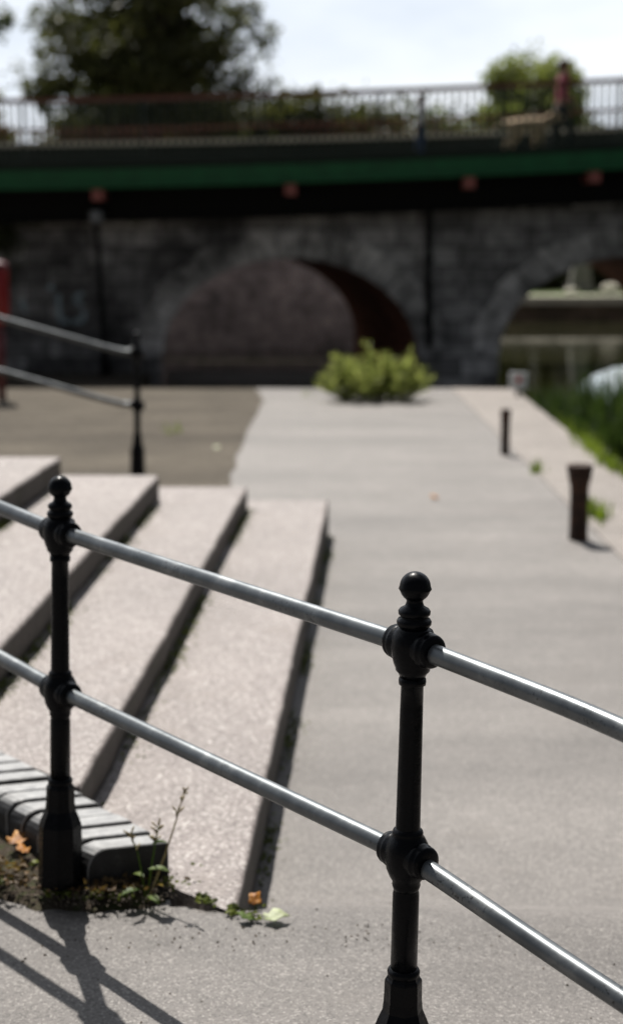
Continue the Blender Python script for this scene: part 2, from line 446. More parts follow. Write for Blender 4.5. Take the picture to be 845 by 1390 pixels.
# ------------------------------------------------------------------ brick kerb
kerb = empty('brick_kerb', (-.62, 4.2, 0))
tag(kerb, 'blue-grey bullnose brick kerb with dark joints at the near end of the steps', 'kerb')
mb = MB(); mo = MB(); pitch = .083
def brick(t, zt, e0=0., wear=0):
    prof = [(-.0, -.09), (0, zt-.006), (.02, zt)]
    for i in range(7):
        a = R(90*i/6); prof.append((.74+.26*math.sin(a), zt-.058+.058*math.cos(a)))
    prof.append((1.0, -.09))
    vs = []
    for tt in (t+.0055, t+pitch-.0055):
        for (w, z) in prof:
            p = CB0 + CU*tt + CW*(w)
            vs.append((p.x+random.uniform(-.0012,.0012), p.y+random.uniform(-.0012,.0012), z+random.uniform(-.001,.001)))
    n = len(prof)
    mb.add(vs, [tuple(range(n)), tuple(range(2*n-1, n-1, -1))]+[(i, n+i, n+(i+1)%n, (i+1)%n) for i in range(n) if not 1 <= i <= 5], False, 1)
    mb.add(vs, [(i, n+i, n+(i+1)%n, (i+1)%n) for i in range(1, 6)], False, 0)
for i in range(28):
    t = i*pitch
    brick(t, .14+.05*t+random.uniform(-.004,.004))
o = mb.build('brick_course', [M['bluebrick'], M['brickshade']], kerb, .003, 1, weld=True); o.location = -Vector(kerb.location)
def kp(t, w, z):
    p = CB0+CU*t+CW*w; return (p.x, p.y, z)
L = 28*pitch-.01
mo.hexa([kp(.02,.03,-.1),kp(.02,.97,-.1),kp(L,.97,-.1),kp(L,.03,-.1)], [kp(.02,.03,.126),kp(.02,.72,.126),kp(L,.72,.126+.05*L),kp(L,.03,.126+.05*L)])
o = mo.build('mortar_bed', M['mortar'], kerb); o.location = -Vector(kerb.location)

# ------------------------------------------------------------------ dirt verge in front of the kerb
VE = [(-3.0,6.0),(-2.2,5.1),(-1.6,4.55),(-1.15,4.12),(-.95,3.985),(-.842,3.93),(-.71,3.865),(-.60,3.85),(-.50,3.862),(-.43,3.885),(-.385,3.925)]
V = []; F = []; nv = 14; rowsv = []
NS = 60
def lerp_poly(pts, s):
    x = s*(len(pts)-1); i = min(int(x), len(pts)-2); f_ = x-i
    return Vector(pts[i]).lerp(Vector(pts[i+1]), f_)
for a in range(NS+1):
    s = a/NS; e = lerp_poly(VE, s)
    kb = CB0+CU*(3.2*(1-s)**1.2 - .03)+CW*.8
    e = e + Vector((.02*noise.noise(Vector((s*16,1,0))), .022*noise.noise(Vector((s*21,7,0)))))
    for c in range(nv+1):
        q = c/nv; p = e.lerp(kb, q)
        h = .003+.05*math.sin(min(1, q*1.6)*math.pi/2) + (.012*noise.noise(Vector((p.x*14,p.y*14,2)))+.008*noise.noise(Vector((p.x*40,p.y*40,4))))*min(1, q*4)
        V.append((p.x, p.y, max(gz(p.x, p.y)+(.002 if c else -.004), h if c else gz(p.x,p.y)-.004)))
for a in range(NS):
    for c in range(nv):
        i = a*(nv+1)+c; F.append((i, i+nv+1, i+nv+2, i+1))
tag(np_mesh('dirt_verge', V, F, M['soil'], None, True), kind='structure')

# ------------------------------------------------------------------ railings
def post_parts(parent, base, h, lean, rdir, hc, hlow, ext=0.0):
    """cast iron post: shaft with finial, two collars and flared base as its sub-parts.
    heights measured up from base; lean = sideways shift over the height"""
    bx, by, bz = base
    ax = Vector((lean[0], lean[1], h)).normalized()
    def at(z): return Vector((bx, by, bz)) + Vector((lean[0], lean[1], h))*(z/h)
    mb = MB()
    mb.lathe([(.027,.24),(.0265,.45),(.0245,hlow-.07),(.0245,hlow+.05),(.0225,hc-.12),(.022,hc-.078),(.0265,hc-.076),(.027,hc-.070),(.0265,hc-.064),(.0225,hc-.062),(.0225,hc)],
             (bx,by,bz), ax, 28)
    post = mb.build('post', M['iron'], parent)
    top = h-hc      # collar centre to the top of the finial
    k = top/.147
    mb = MB()
    prof = [(.027,.034),(.030,.040),(.0335,.044),(.034,.050),(.031,.055),(.026,.057),(.027,.060),(.031,.064),(.0315,.070),(.028,.075),(.019,.080),(.0165,.086),(.016,.091),(.019,.0945),(.0205,.0965)]
    c0 = .1175; rb = .0302
    for i in range(15):
        a = R(-46+136*i/14)
        z = c0+rb*math.sin(a); r = rb*math.cos(a)
        if abs(math.sin(a)+.06) < .09: r += .0022
        prof.append((max(r, .001), z))
    mb.lathe([(r, z*k) for r, z in prof], at(hc), ax, 32)
    mb.build('finial', M['iron'], post)
    for hh, big in ((hc, 1.0), (hlow, .96)):
        mb = MB(); c = at(hh); d = Vector(rdir).normalized()
        mb.lathe([(.0235,-.075),(.027,-.066),(.0285,-.060),(.0275,-.054),(.034,-.044),(.041,-.027),(.0440,-.008),(.0440,.008),(.0415,.024),(.034,.038),(.030,.043),(.031,.048),(.029,.053),(.0235,.058)] if big < 1 else
                 [(.0235,-.064),(.028,-.054),(.0335,-.048),(.034,-.043),(.038,-.034),(.0425,-.018),(.0445,0),(.0425,.018),(.037,.032),(.030,.037),(.026,.040)], c, ax, 28)
        mb.lathe([(.0203,-.060),(.026,-.059),(.0315,-.057),(.0335,-.052),(.032,-.047),(.0348,-.043),(.0358,-.038),(.0345,-.032),(.037,-.020),(.038,0),(.037,.020),(.0345,.032),(.0358,.038),(.0348,.043),(.032,.047),(.0335,.052),(.0315,.057),(.026,.059),(.0203,.060)], c, d, 28)
        mb.build('collar', M['iron'], post)
    mb = MB()
    e = -ext
    p8 = [(.060,e),(.060,.02),(.0585,.045),(.0575,.13),(.0565,.165),(.049,.185),(.0405,.205),(.0385,.225),(.0375,.266),(.0365,.270),(.034,.272),(.031,.280)]
    mb.lathe(p8, (bx,by,bz), ax, 8, False)
    mb.lathe([(.030,.276),(.0325,.280),(.033,.287),(.030,.292),(.026,.294)], (bx,by,bz), ax, 24)
    mb.build('base', M['iron'], post)
    return at(hc), at(hlow)

def rail(parent, name, pts, rad):
    out = [Vector(p) for p in pts]
    dense = []
    for a, b_ in zip(out, out[1:]):
        n = max(4, int((b_-a).length/.05))
        for i in range(n): dense.append(a.lerp(b_, i/n))
    dense.append(out[-1])
    for _ in range(2):   # ease the bends
        dense = [dense[0]]+[(dense[i-1]+dense[i]*2+dense[i+1])/4 for i in range(1, len(dense)-1)]+[dense[-1]]
    mb = MB(); mb.tube(dense, rad, 20); return mb.build(name, M['steel'], parent)

near = empty('handrail')
tag(near, 'near black iron handrail with ball-topped posts and two worn steel rails crossing the foreground', 'handrail')
Lp = (-.673, 3.94, .05); Rp = (.179, 2.914, .02)
run = (Vector(Lp)-Vector(Rp)); run2 = Vector((run.x, run.y, 0))
Ap = (Lp[0]+run.x, Lp[1]+run.y, .15); Bp = (Rp[0]-run.x, Rp[1]-run.y, -.105)
tops = []; lows = []
for p, lean in ((Ap,(0,0)),(Lp,(.026,0)),(Rp,(.021,0)),(Bp,(0,0))):
    a, b_ = post_parts(near, p, 1.103, lean, (run.x, run.y, .02), .956, .445 if p is Bp else .530)
    tops.append(a); lows.append(b_)
for lst, nm in ((tops,'top_rail'),(lows,'lower_rail')):
    rail(near, nm, lst[:3]+[lst[2].lerp(lst[3], .3)+Vector((0,0,.012 if nm == 'top_rail' else -.004)), lst[2].lerp(lst[3], .62)+Vector((0,0,.008 if nm == 'top_rail' else 0)), lst[3]], .0197)

far = empty('handrail')
tag(far, 'distant black iron handrail with one round-topped post at the far end of the steps', 'handrail')
Y = 12.3
a, b_ = post_parts(far, (-1.395, Y, -.075), 1.108, (.012, 0), (1, 0, -.24), .942, .522, .16)
a2, b2 = post_parts(far, (-3.05, Y, .36), 1.108, (0, 0), (1, 0, -.24), .942, .522, .65)
for p, q, nm in ((a, a2, 'top_rail'), (b_, b2, 'lower_rail')):
    rail(far, nm, [p+Vector((.012,0,.0)), p+Vector((-.10,0,.004)), p+Vector((-.25,0,.04)), q], .023)

# ------------------------------------------------------------------ bollards
def bollard(x, y, h, r, label, flare):
    z0 = gz(x, y)
    root = empty('bollard', (x, y, z0)); tag(root, label, 'bollard', 'iron bollards along the quay')
    mb = MB()
    mb.lathe([(r*1.06,-.05),(r*1.04,.02),(r,.05),(r*.98,h*.55),(r*1.0,h*.70),(r*flare*.93,h*.84),(r*flare,h*.93)], (0,0,0), (0,0,1), 24)
    mb.build('shaft', M['rust'], root)
    mb = MB()
    mb.lathe([(r*flare*1.01,h*.925),(r*flare*1.04,h*.95),(r*flare*1.03,h*.99),(r*flare*.95,h),(r*.9,h*1.0),(r*.8,h*.985)], (0,0,0), (0,0,1), 24)
    mb.build('cap', M['rust'], root)
    return root
bollard(1.79, 10.22, .51, .062, 'short rusty iron bollard with a wide flared top nearest on the quay', 1.36)
bollard(1.84, 14.6, .43, .043, 'thin brown iron bollard farther along the quay', 1.16)

# ------------------------------------------------------------------ foliage tools
def leaf_cards(centres, dirs, size, aspect=.55, droop=0):
    """folded leaves: two triangles hinged on the midrib, at real positions"""
    n = len(centres); C = np.asarray(centres); D = np.asarray(dirs)
    D = D/np.linalg.norm(D, axis=1, keepdims=True)
    S = rng.normal(size=(n,3)); S -= D*np.sum(S*D, axis=1, keepdims=True); S /= np.linalg.norm(S, axis=1, keepdims=True)
    U = np.cross(D, S)
    sz = (size*rng.uniform(.6, 1.35, n))[:,None] if np.isscalar(size) else np.asarray(size)[:,None]
    b_ = C; t = C+D*sz
    l = C+D*sz*.45+S*sz*aspect*.5+U*sz*.12; r = C+D*sz*.45-S*sz*aspect*.5+U*sz*.12
    V = np.stack([b_, l, t, r], axis=1).reshape(-1,3)
    i = np.arange(n)*4
    F = np.concatenate([np.stack([i,i+1,i+2],1), np.stack([i,i+2,i+3],1)])
    return V, F

def tree(name, base, crown_c, crown_r, label, m, nclump=60, nleaf=170, leaf=.3, clump_r=.9, trunk_r=.3, hollow=.35, group='trees behind the bridge', low=-.8):
    root = empty(name, base); tag(root, label, 'tree', group)
    B = Vector(base); cc = Vector(crown_c)-B; rx, ry, rz_ = crown_r
    pts = []
    while len(pts) < nclump:
        v = rng.normal(size=3); v /= np.linalg.norm(v); rad = (hollow+(1-hollow)*rng.random()**.6)
        v = v*rad
        if v[2] < low: continue
        lump = 1+.28*noise.noise(Vector((v[0]*2.1+base[0], v[1]*2.1, v[2]*2.1)))
        pts.append((cc.x+v[0]*rx*lump, cc.y+v[1]*ry*lump, cc.z+v[2]*rz_*lump))
    mb = MB(); zc = max(cc.z-rz_*.55, cc.z*.35)
    mb.tube([(0,0,-.3),(.05,0,zc*.4),(.1,.05,zc*.8),(cc.x*.6,cc.y*.6,cc.z),(cc.x,cc.y,cc.z+rz_*.6)], [trunk_r*1.25,trunk_r,trunk_r*.85,trunk_r*.55,trunk_r*.12], 9)
    for p in pts[::2]:
        s = rng.uniform(.55, 1.0); st = Vector((cc.x*.5*s, cc.y*.5*s, zc*.75+(cc.z-zc*.6)*s*.7)); e = Vector(p)
        md = st.lerp(e, .55)+Vector((0,0,-.25))
        mb.tube([st, md, e], [trunk_r*.28, trunk_r*.15, trunk_r*.04], 6)
    mb.build('trunk', M['bark'], root)
    cs = []; ds = []
    for p in pts:
        cr = clump_r*rng.uniform(.55, 1.3); k = int(nleaf*rng.uniform(.5, 1.3))
        v = rng.normal(size=(k,3)); v /= np.linalg.norm(v, axis=1, keepdims=True)
        v *= (rng.random(k)**.45)[:,None]*cr*np.array([1.15,1.15,.7])
        cs.append(v+np.array(p)); d = v+rng.normal(size=(k,3))*cr*.5; d[:,2] -= cr*.25; ds.append(d)
    V, F = leaf_cards(np.concatenate(cs), np.concatenate(ds), leaf)
    np_mesh('crown', V, F, m, root)
    return root

tree('broad_tree', (-5.6,55,0), (-5.75,55,7.7), (4.0,4.0,4.7), 'large dark spreading tree rising behind the left half of the bridge', M['darkleaf'], 150, 165, .27, .72, .42, .25, low=-.4)
tree('low_tree', (1.6,75,0), (1.3,75,5.5), (3.2,2.5,1.9), 'low dark tree peeping over the bridge rail near the middle', M['darkleaf'], 50, 150, .34, .9, .25)
tree('round_tree', (9.0,65,0), (9.0,65,6.4), (2.25,2.2,2.6), 'round yellow-green tree behind the walker on the bridge', M['limeleaf'], 80, 190, .28, .75, .22)
tree('small_tree', (6.0,66,0), (5.6,66,5.2), (1.7,1.6,1.4), 'small light green tree behind the bars left of the dog', M['limeleaf'], 34, 140, .28, .7, .16)
tree('small_tree', (11.9,67,0), (11.6,67,5.0), (1.3,1.5,1.7), 'small green tree behind the bars right of the pink-topped walker', M['midleaf'], 30, 140, .28, .7, .16)
tree('small_tree', (-1.0,68,0), (-1.0,68,5.2), (2.4,1.6,1.7), 'low mid green tree behind the bars under the big tree', M['midleaf'], 36, 140, .3, .8, .16)
tree('small_tree', (-7.2,40,0), (-8.35,40,4.6), (.8,.9,1.0), 'small autumn-tinted tree with orange leaves at the left frame edge', M['autumn'], 26, 110, .16, .38, .08, group=None, low=-1)
tree('leaning_tree', (-9.6,42,0), (-9.4,42,7.6), (1.35,1.2,1.3), 'tree with only a few branch tips showing at the upper left edge', M['midleaf'], 22, 60, .2, .5, .12, group=None)
for x, y, rx, h, lab in ((8.0,61,2.6,2.2,'dark bushy tree on the far bank behind the stone pillar'),(12.2,60,2.8,2.4,'dark bushy tree on the far bank right of the stone pillar'),(4.6,62,2.2,2.0,'dark bushy tree on the far bank left of the stone pillar')):
    tree('bank_tree', (x,y,-.1), (x,y,h-.3), (rx,1.6,h), lab, M['darkleaf'], 80, 170, .3, .8, .15, .1, 'dark trees on the far bank', low=-1)

def hedge(name, x0, x1, y, zlo, ztop, m, label, n, gaps=0.0):
    root = empty(name, ((x0+x1)/2, y, 0)); tag(root, label, 'hedge', 'hedges behind the bridge')
    cs = []; ds = []
    for i in range(n):
        x = rng.uniform(x0, x1); top = ztop*(.93+.08*noise.noise(Vector((x*.7, y, 3))))
        if noise.noise(Vector((x*1.3, y, 8))) < gaps-.5: continue
        p = np.array([x-(x0+x1)/2, rng.normal()*.5, rng.uniform(zlo, top)]); k = 130
        v_ = rng.normal(size=(k,3))*np.array([.55,.5,.36]); cs.append(v_+p); d = v_+rng.normal(size=(k,3))*.3; d[:,2] -= .1; ds.append(d)
        if i % 12 == 0:
            mb = MB(); mb.tube([(p[0],0,-.2),(p[0]+.1,0,p[2]*.6),(p[0],p[1],p[2])], [.06,.045,.015], 6); mb.build('stem', M['bark'], root)
    V, F = leaf_cards(np.concatenate(cs), np.concatenate(ds), .34); np_mesh('foliage', V, F, m, root)
hedge('hedge', -9.2, 3.1, 59.5, 1.5, 7.0, M['darkleaf'], 'long dark hedge seen through the bridge bars left of the child', 360, .04)
hedge('hedge', 3.6, 8.2, 62.5, 1.5, 6.7, M['midleaf'], 'mid green hedge seen through the bridge bars above the dog', 80)
hedge('hedge', 3.0, 24, 57.2, -.2, 2.4, M['darkleaf'], 'dark hedge on the far bank seen through the right arch', 190)

# leafy shrub at the end of the quay
root = empty('shrub', (.80, 19.9, gz(.80, 19.9))); tag(root, 'pale green bushy shrub with upright shoots growing at the quay end', 'shrub')
mb = MB(); cs = []; ds = []
for i in range(85):
    a = rng.uniform(0, 6.283); r = rng.random()**.6
    x, y = .66*r*math.cos(a), .45*r*math.sin(a)
    h = (.50-.22*r+.13*rng.normal()*.7)*(1.0 if abs(x) < .45 else .85)
    if rng.random() < .16: h += rng.uniform(.05, .22)
    h = max(.16, h); tip = Vector((x*1.15+rng.normal()*.05, y*1.1+rng.normal()*.05, h))
    st = Vector((x*.55, y*.55, -.02)); md = st.lerp(tip, .5)+Vector((x*.12, y*.12, .02))
    mb.tube([st, md, tip], [.006,.0045,.002], 5)
    k = int(22+52*h)
    s = rng.uniform(.1, 1.02, k)
    P_ = np.array([(st.lerp(md, q*2) if q < .5 else md.lerp(tip, q*2-1)) for q in s])
    d = rng.normal(size=(k,3)); d[:,2] = np.abs(d[:,2])*1.1+.35
    cs.append(P_); ds.append(d)
mb.build('stems', M['weed'], root)
V, F = leaf_cards(np.concatenate(cs), np.concatenate(ds), .105, .20); np_mesh('foliage', V, F, M['bushleaf'], root)

def blades(spots, hmin, hmax, wid, lean=.35):
    V = []; F = []
    for (x, y, z) in spots:
        h = rng.uniform(hmin, hmax); a = rng.uniform(0, 6.283); l = h*lean*rng.random()
        dx, dy = math.cos(a), math.sin(a); w = wid*rng.uniform(.7,1.3); b_ = len(V)
        px, py = -dy*w, dx*w
        for q, ww in ((0,1),(.5,.85),(.85,.45)):
            o = l*q*q
            V.append((x+dx*o-px*ww, y+dy*o-py*ww, z+h*q)); V.append((x+dx*o+px*ww, y+dy*o+py*ww, z+h*q))
        V.append((x+dx*l, y+dy*l, z+h*.98))
        F += [(b_,b_+1,b_+3,b_+2),(b_+2,b_+3,b_+5,b_+4),(b_+4,b_+5,b_+6)]
    return V, F
# reed bed in the water against the quay edge
sp = []
for i in range(1700):
    y = rng.uniform(16.3, 20.6); t = rng.random()
    x = edge_x(y)+.05+t*1.05*min(1, (y-15.9)/1.2)
    sp.append((x, y, -.86))
V, F = blades(sp, .45, .82, .013, .5)
sp2 = []
for i in range(480):
    y = rng.uniform(16.9, 18.6); sp2.append((edge_x(y)+.35+rng.random()*1.6, y, -.86))
V2, F2 = blades(sp2, .90, 1.30, .014, .45); k0 = len(V)
V = V+V2; F = F+[tuple(i+k0 for i in f) for f in F2]
o = np_mesh('reeds', V, F, M['reed']); tag(o, 'dark green reeds standing in the water along the quay edge', 'reeds', kind='stuff')
sp = []
for (yc, n, ysp, xo) in ((16.9,420,.55,.14),(17.7,260,.4,.16),(14.6,330,.75,-.02),(13.6,200,.4,-.03),(15.6,160,.4,.05)):
    for i in range(n):
        y = yc+rng.normal()*ysp; x = edge_x(y)+xo+rng.normal()*.05
        sp.append((x, y, gz(1.9, 15)-.12 if x > edge_x(y) else gz(1.9,y)-.02))
for (xc, yc, n, sx, sy) in ((2.06,11.15,170,.06,.16),(1.97,13.35,40,.03,.06),(-1.45,16.2,14,.06,.12),(.0,20.6,14,.1,.15)):
    for i in range(n):
        x = xc+rng.normal()*sx; y = yc+rng.normal()*sy; sp.append((x, y, gz(min(x,1.9), y)-.005))
V, F = blades(sp, .05, .15, .006, .8)
o = np_mesh('grass', V, F, M['grass']); tag(o, 'bright green grass tufts in the joints and along the quay edge', 'grass', kind='stuff')

# moss, grit and crumbs
def crumbs(spots, size, m, name, label, cat):
    V = []; F = []
    for (x, y, z) in spots:
        s = size*rng.uniform(.4, 1.5); b_ = len(V)
        q = rng.normal(size=(6,3))*.25
        base = np.array([(1,0,0),(-1,0,0),(0,1,0),(0,-1,0),(0,0,.8),(0,0,-.5)])+q
        V += [(x+s*v[0], y+s*v[1], z+s*v[2]) for v in base]
        F += [(b_,b_+2,b_+4),(b_+2,b_+1,b_+4),(b_+1,b_+3,b_+4),(b_+3,b_,b_+4),(b_+2,b_,b_+5),(b_+1,b_+2,b_+5),(b_+3,b_+1,b_+5),(b_,b_+3,b_+5)]
    o = np_mesh(name, V, F, m); tag(o, label, cat, kind='stuff'); return o
sp = []
def on_line(p, q, t): return (p[0]+(q[0]-p[0])*t, p[1]+(q[1]-p[1])*t)
tops_z = [None]+[n[2] for n in NOS]
for k in range(4):      # in the angle under each riser, in patches
    far_, near_, zt = NOS[k]
    for i in range(2000):
        t = rng.random(); x, y = on_line(near_, far_, t)
        if noise.noise(Vector((k*9.3, y*1.6, 2))) < .06+rng.normal()*.12: continue
        off = abs(rng.normal())*.028
        zz = gz(x+off+.02, y) if k == 0 else NOS[k-1][2]
        sp.append((x-.005+off, y, zz+max(0, .035-off)*rng.random()*.9))
for i in range(330):    # along the near end of the bottom tread and beside its corner
    x = rng.uniform(-.37, -.20) if rng.random() < .75 else rng.normal()*.03-.185
    y = 3.853+(-.198-x)*.75+rng.normal()*.014
    if noise.noise(Vector((x*16, 4, 1))) > .05: sp.append((x, y, .004+rng.random()*.012))
for i in range(1500):   # on the verge
    s = rng.random(); e = lerp_poly(VE, .25+.72*s)
    x = e.x+rng.normal()*.05; y = e.y+abs(rng.normal())*.08+.02
    if noise.noise(Vector((x*11, y*11, 6))) > .2: sp.append((x, y, .028+.02*rng.random()))
crumbs(sp, .0058, M['moss'], 'moss', 'green moss in the angles of the steps and on the dirt by the kerb', 'moss')
sp = []
for i in range(230):
    x = rng.uniform(-1.2, 1.6); y = rng.uniform(2.4, 4.6)
    if (Vector((x,y))-CB0).dot(CN) > -.25 and x < .0: continue
    sp.append((x, y, gz(x,y)+.001))
for i in range(130):
    x = rng.normal()*.34-.1; y = 3.73+rng.normal()*.05-.1*abs(x+.1); sp.append((x, y, gz(x,y)+.001))
for i in range(1500):
    s = rng.random(); e = lerp_poly(VE, .2+.78*s); sp.append((e.x+rng.normal()*.03, e.y+rng.uniform(-.03,.14), .02+.035*rng.random()))
crumbs(sp, .0027, M['gritmat'], 'grit', 'dark grit and soil crumbs scattered on the foreground tarmac', 'grit')

# leaves lying about
def dead_leaf(x, y, z, size, rot, m, label, tilt=.2):
    pts = []; n = 14
    for i in range(n):
        a = 2*math.pi*i/n; r = size*(.62+.24*math.cos(a)+.16*math.cos(5*a+.4)); pts.append((r*math.cos(a), r*math.sin(a)*.8))
    V = [(0,0,.004)]; F = []
    for ring in (.55, 1.0):
        for (px, py) in pts:
            d = math.hypot(px, py)*ring
            V.append((px*ring, py*ring, .35*d*abs(math.sin(3*math.atan2(py,px)+rot))+.12*abs(py*ring)))
    for i in range(n):
        j = (i+1) % n
        F += [(0,1+i,1+j),(1+i,1+n+i,1+n+j,1+j)]
    V2 = V+[(v[0], v[1], v[2]-.0012) for v in V]; k = len(V)
    F2 = F+[tuple(q+k for q in reversed(f)) for f in F]+[(1+n+i, k+1+n+i, k+1+n+(i+1)%n, 1+n+(i+1)%n) for i in range(n)]
    o = np_mesh('fallen_leaf', V2, F2, m, None, True); o.location = (x,y,z); o.rotation_euler = (tilt, -tilt*.6, rot)
    return tag(o, label, 'leaf', 'fallen leaves on the ground')
dead_leaf(-.835, 4.16, .075, .055, .4, M['orangeleaf'], 'large orange leaf lying on the dirt left of the left post')
dead_leaf(-.80, 4.10, .07, .035, 2.2, M['orangeleaf'], 'smaller orange-brown leaf closer to the left post')
dead_leaf(-.155, 3.90, gz(-.155,3.9)+.025, .034, 1.1, M['orangeleaf'], 'curled orange leaf at the near corner of the lowest step', .5)
dead_leaf(-.105, 3.80, gz(-.1,3.8)+.012, .05, .1, M['paleleaf'], 'pale silvery green leaf flat on the tarmac by the lowest step', .12)
dead_leaf(-.165, 3.795, gz(-.16,3.8)+.012, .035, 2.6, M['weed'], 'small fresh green leaf beside the pale leaf', .2)
dead_leaf(-1.10, 6.9, .16, .045, .8, M['orangeleaf'], 'orange leaf lying at the foot of the second riser')
dead_leaf(-1.50, 9.2, .315, .04, 1.9, M['orangeleaf'], 'small orange leaf lying at the foot of an upper riser')

dead_leaf(-.93, 14.9, gz(-.93,14.9)+.02, .05, .5, M['paleleaf'], 'pale leaf lying on the brown paving beyond the steps', .3)
dead_leaf(.96, 11.9, gz(.96,11.9)+.012, .06, 2.0, M['orangeleaf'], 'brown leaf lying alone in the middle of the grey path', .15)
# leaf litter on the verge
n = 420; c = []
for i in range(n):
    e = lerp_poly(VE, .28+.62*rng.random()**1.3); c.append((e.x+rng.normal()*.035, e.y+rng.uniform(.01,.17), .045+.012*rng.random()))
d = rng.normal(size=(n,3)); d[:,2] = np.abs(d[:,2])*.25
V, F = leaf_cards(np.array(c), d, .022, .6)
o = np_mesh('leaf_litter', V, F, M['litter']); tag(o, 'brown crumbled leaf litter on the dirt in front of the brick kerb', 'leaf litter', kind='stuff')

# weed beside the kerb end
root = empty('weed', (-.44, 3.90, .02)); tag(root, 'thin flowering weed with green leaves growing against the brick kerb end', 'weed')
for (tip, bend, hh) in (((.085,.06),.025,.285),((.03,.04),.005,.20),((-.035,.03),.0,.17)):
    mb = MB(); pts = [(0,0,-.02),(tip[0]*.3+bend,tip[1]*.3,hh*.4),(tip[0]*.65+bend,tip[1]*.65,hh*.72),(tip[0]*1.2,tip[1],hh)]
    mb.tube(pts, [.0034,.0028,.0021,.0013], 6); st = mb.build('stem', M['weed'] if hh < .25 else M['seed'], root)
    sm = MB()
    for i in range(16):
        q = rng.uniform(.5, 1); a = Vector(pts[2]).lerp(Vector(pts[3]), (q-.5)*2); d = rng.normal(size=3)*.010
        e = a+Vector((d[0], d[1], abs(d[2])+.006)); sm.tube([a, a.lerp(e,.6), e], [.0010,.0030,.0014], 5)
    sm.build('seed_head', M['seed'], st)
for (dx, dy, hz, L_, az) in ((.03,-.02,.085,.06,-.1),(.06,.02,.15,.045,.5),(-.04,-.03,.03,.055,3.6),(.02,-.05,.015,.055,-.9),(-.02,.01,.06,.045,2.4)):
    cs = Vector((dx*.3, dy*.3, hz)); d = Vector((math.cos(az), math.sin(az), .25)); s = Vector((-math.sin(az), math.cos(az), 0))
    V = []; F = []
    for i in range(7):
        t = i/6; w = L_*.24*math.sin(math.pi*min(1,t*.94+.05))**.8; c = cs+d*L_*t-Vector((0,0,L_*.35*t*t))
        V += [c-s*w+Vector((0,0,w*.3)), c, c+s*w+Vector((0,0,w*.3))]
    for i in range(6):
        b_ = i*3; F += [(b_,b_+1,b_+4,b_+3),(b_+1,b_+2,b_+5,b_+4)]
    np_mesh('leaf', [tuple(v) for v in V], F, M['weed'], root, True)

# ------------------------------------------------------------------ stone bridge
WY = 28.0; DEP = 6.4; SK = -.15      # face, depth and skew of the barrels
def slope(x): return .0334*x+.0018*x*x if abs(x) < 9 else .0334*x+.0018*81
bridge = empty('stone_bridge', (0, WY, -1.6))
tag(bridge, 'soot-blackened stone arch bridge across the river behind the quay', 'bridge')
ORG = -Vector(bridge.location)
ARCH = [(-.393, 2.30, -.33, 1.76), (5.78, 2.40, -.33, 1.80)]
def wall_top(x): return 2.67+slope(x)
def arch_pts(c, a, zs, b_, n=28):
    return [(c-a*math.cos(math.pi*i/n), zs+b_*math.sin(math.pi*i/n)) for i in range(n+1)]
mb = MB()
cuts = [-30.0]; 
def face(y, dx, flip):
    def q(pts):
        vs = [(p[0]+dx, y, p[1]) for p in pts]
        mb.add(vs, [tuple(range(len(vs))) if not flip else tuple(reversed(range(len(vs))))])
    x = -30.0
    for (c, a, zs, b_) in ARCH+[(None,)*4]:
        xe = (c-a) if c is not None else 30.0
        n = max(1, int((xe-x)/1.0))
        for i in range(n):
            xa, xb = x+(xe-x)*i/n, x+(xe-x)*(i+1)/n
            q([(xa,-1.6),(xb,-1.6),(xb,wall_top(xb)),(xa,wall_top(xa))])
        if c is None: break
        P_ = arch_pts(c, a, zs, b_)
        for (p, r_) in zip(P_, P_[1:]):
            q([p, r_, (r_[0], wall_top(r_[0])), (p[0], wall_top(p[0]))])
        x = c+a
face(WY, 0, False); face(WY+DEP, DEP*SK, True)
for xe in (-30.0, 30.0):
    mb.add([(xe,WY,-1.6),(xe,WY,wall_top(xe)),(xe+DEP*SK,WY+DEP,wall_top(xe)),(xe+DEP*SK,WY+DEP,-1.6)], [(0,1,2,3)])
o = mb.build('wall', M['stone'], bridge, weld=True); o.location = ORG
for (c, a, zs, b_) in ARCH:
    mb = MB(); P_ = [(c-a, -1.6)]+arch_pts(c, a, zs, b_)+[(c+a, -1.6)]
    n = len(P_); ND = 6
    vs = []
    for j in range(ND+1):
        t = j/ND
        vs += [(p[0]+DEP*SK*t, WY+.002+(DEP-.004)*t, p[1]) for p in P_]
    fs = [(j*n+i, (j+1)*n+i, (j+1)*n+i+1, j*n+i+1) for j in range(ND) for i in range(n-1)]
    mb.add(vs, fs); o = mb.build('barrel', M['soffit'], bridge); o.location = ORG
    mb = MB(); NV = 17     # ring of wedge stones standing a little proud
    for i in range(NV):
        t0, t1 = math.pi*(i+.03)/NV, math.pi*(i+.97)/NV
        th = .46+(.07 if i % 2 else 0)
        ins = [(c-a*math.cos(t), zs+b_*math.sin(t)) for t in (t0, t1)]
        out = [(c-(a+th)*math.cos(t), zs+(b_+th)*math.sin(t)) for t in (t0, t1)]
        pr = WY-.035-random.uniform(0, .025)
        mb.hexa([(ins[0][0],WY+.25,ins[0][1]+.002),(ins[1][0],WY+.25,ins[1][1]+.002),(out[1][0],WY+.25,out[1][1]),(out[0][0],WY+.25,out[0][1])],
                [(ins[0][0],pr,ins[0][1]-.01),(ins[1][0],pr,ins[1][1]-.01),(out[1][0],pr,out[1][1]),(out[0][0],pr,out[0][1])])
    o = mb.build('arch_ring', M['vouss'], bridge, .012, 1); o.location = ORG
mb = MB()   # projecting foot courses of the pier and abutments
for (xa, xb) in ((-30,-2.72),(1.93,3.26),(7.98,30)):
    mb.box(xa+.02, xb-.02, WY-.16, WY+.05, -1.6, -.45); mb.box(xa+.01, xb-.01, WY-.09, WY+.05, -.45, -.18)
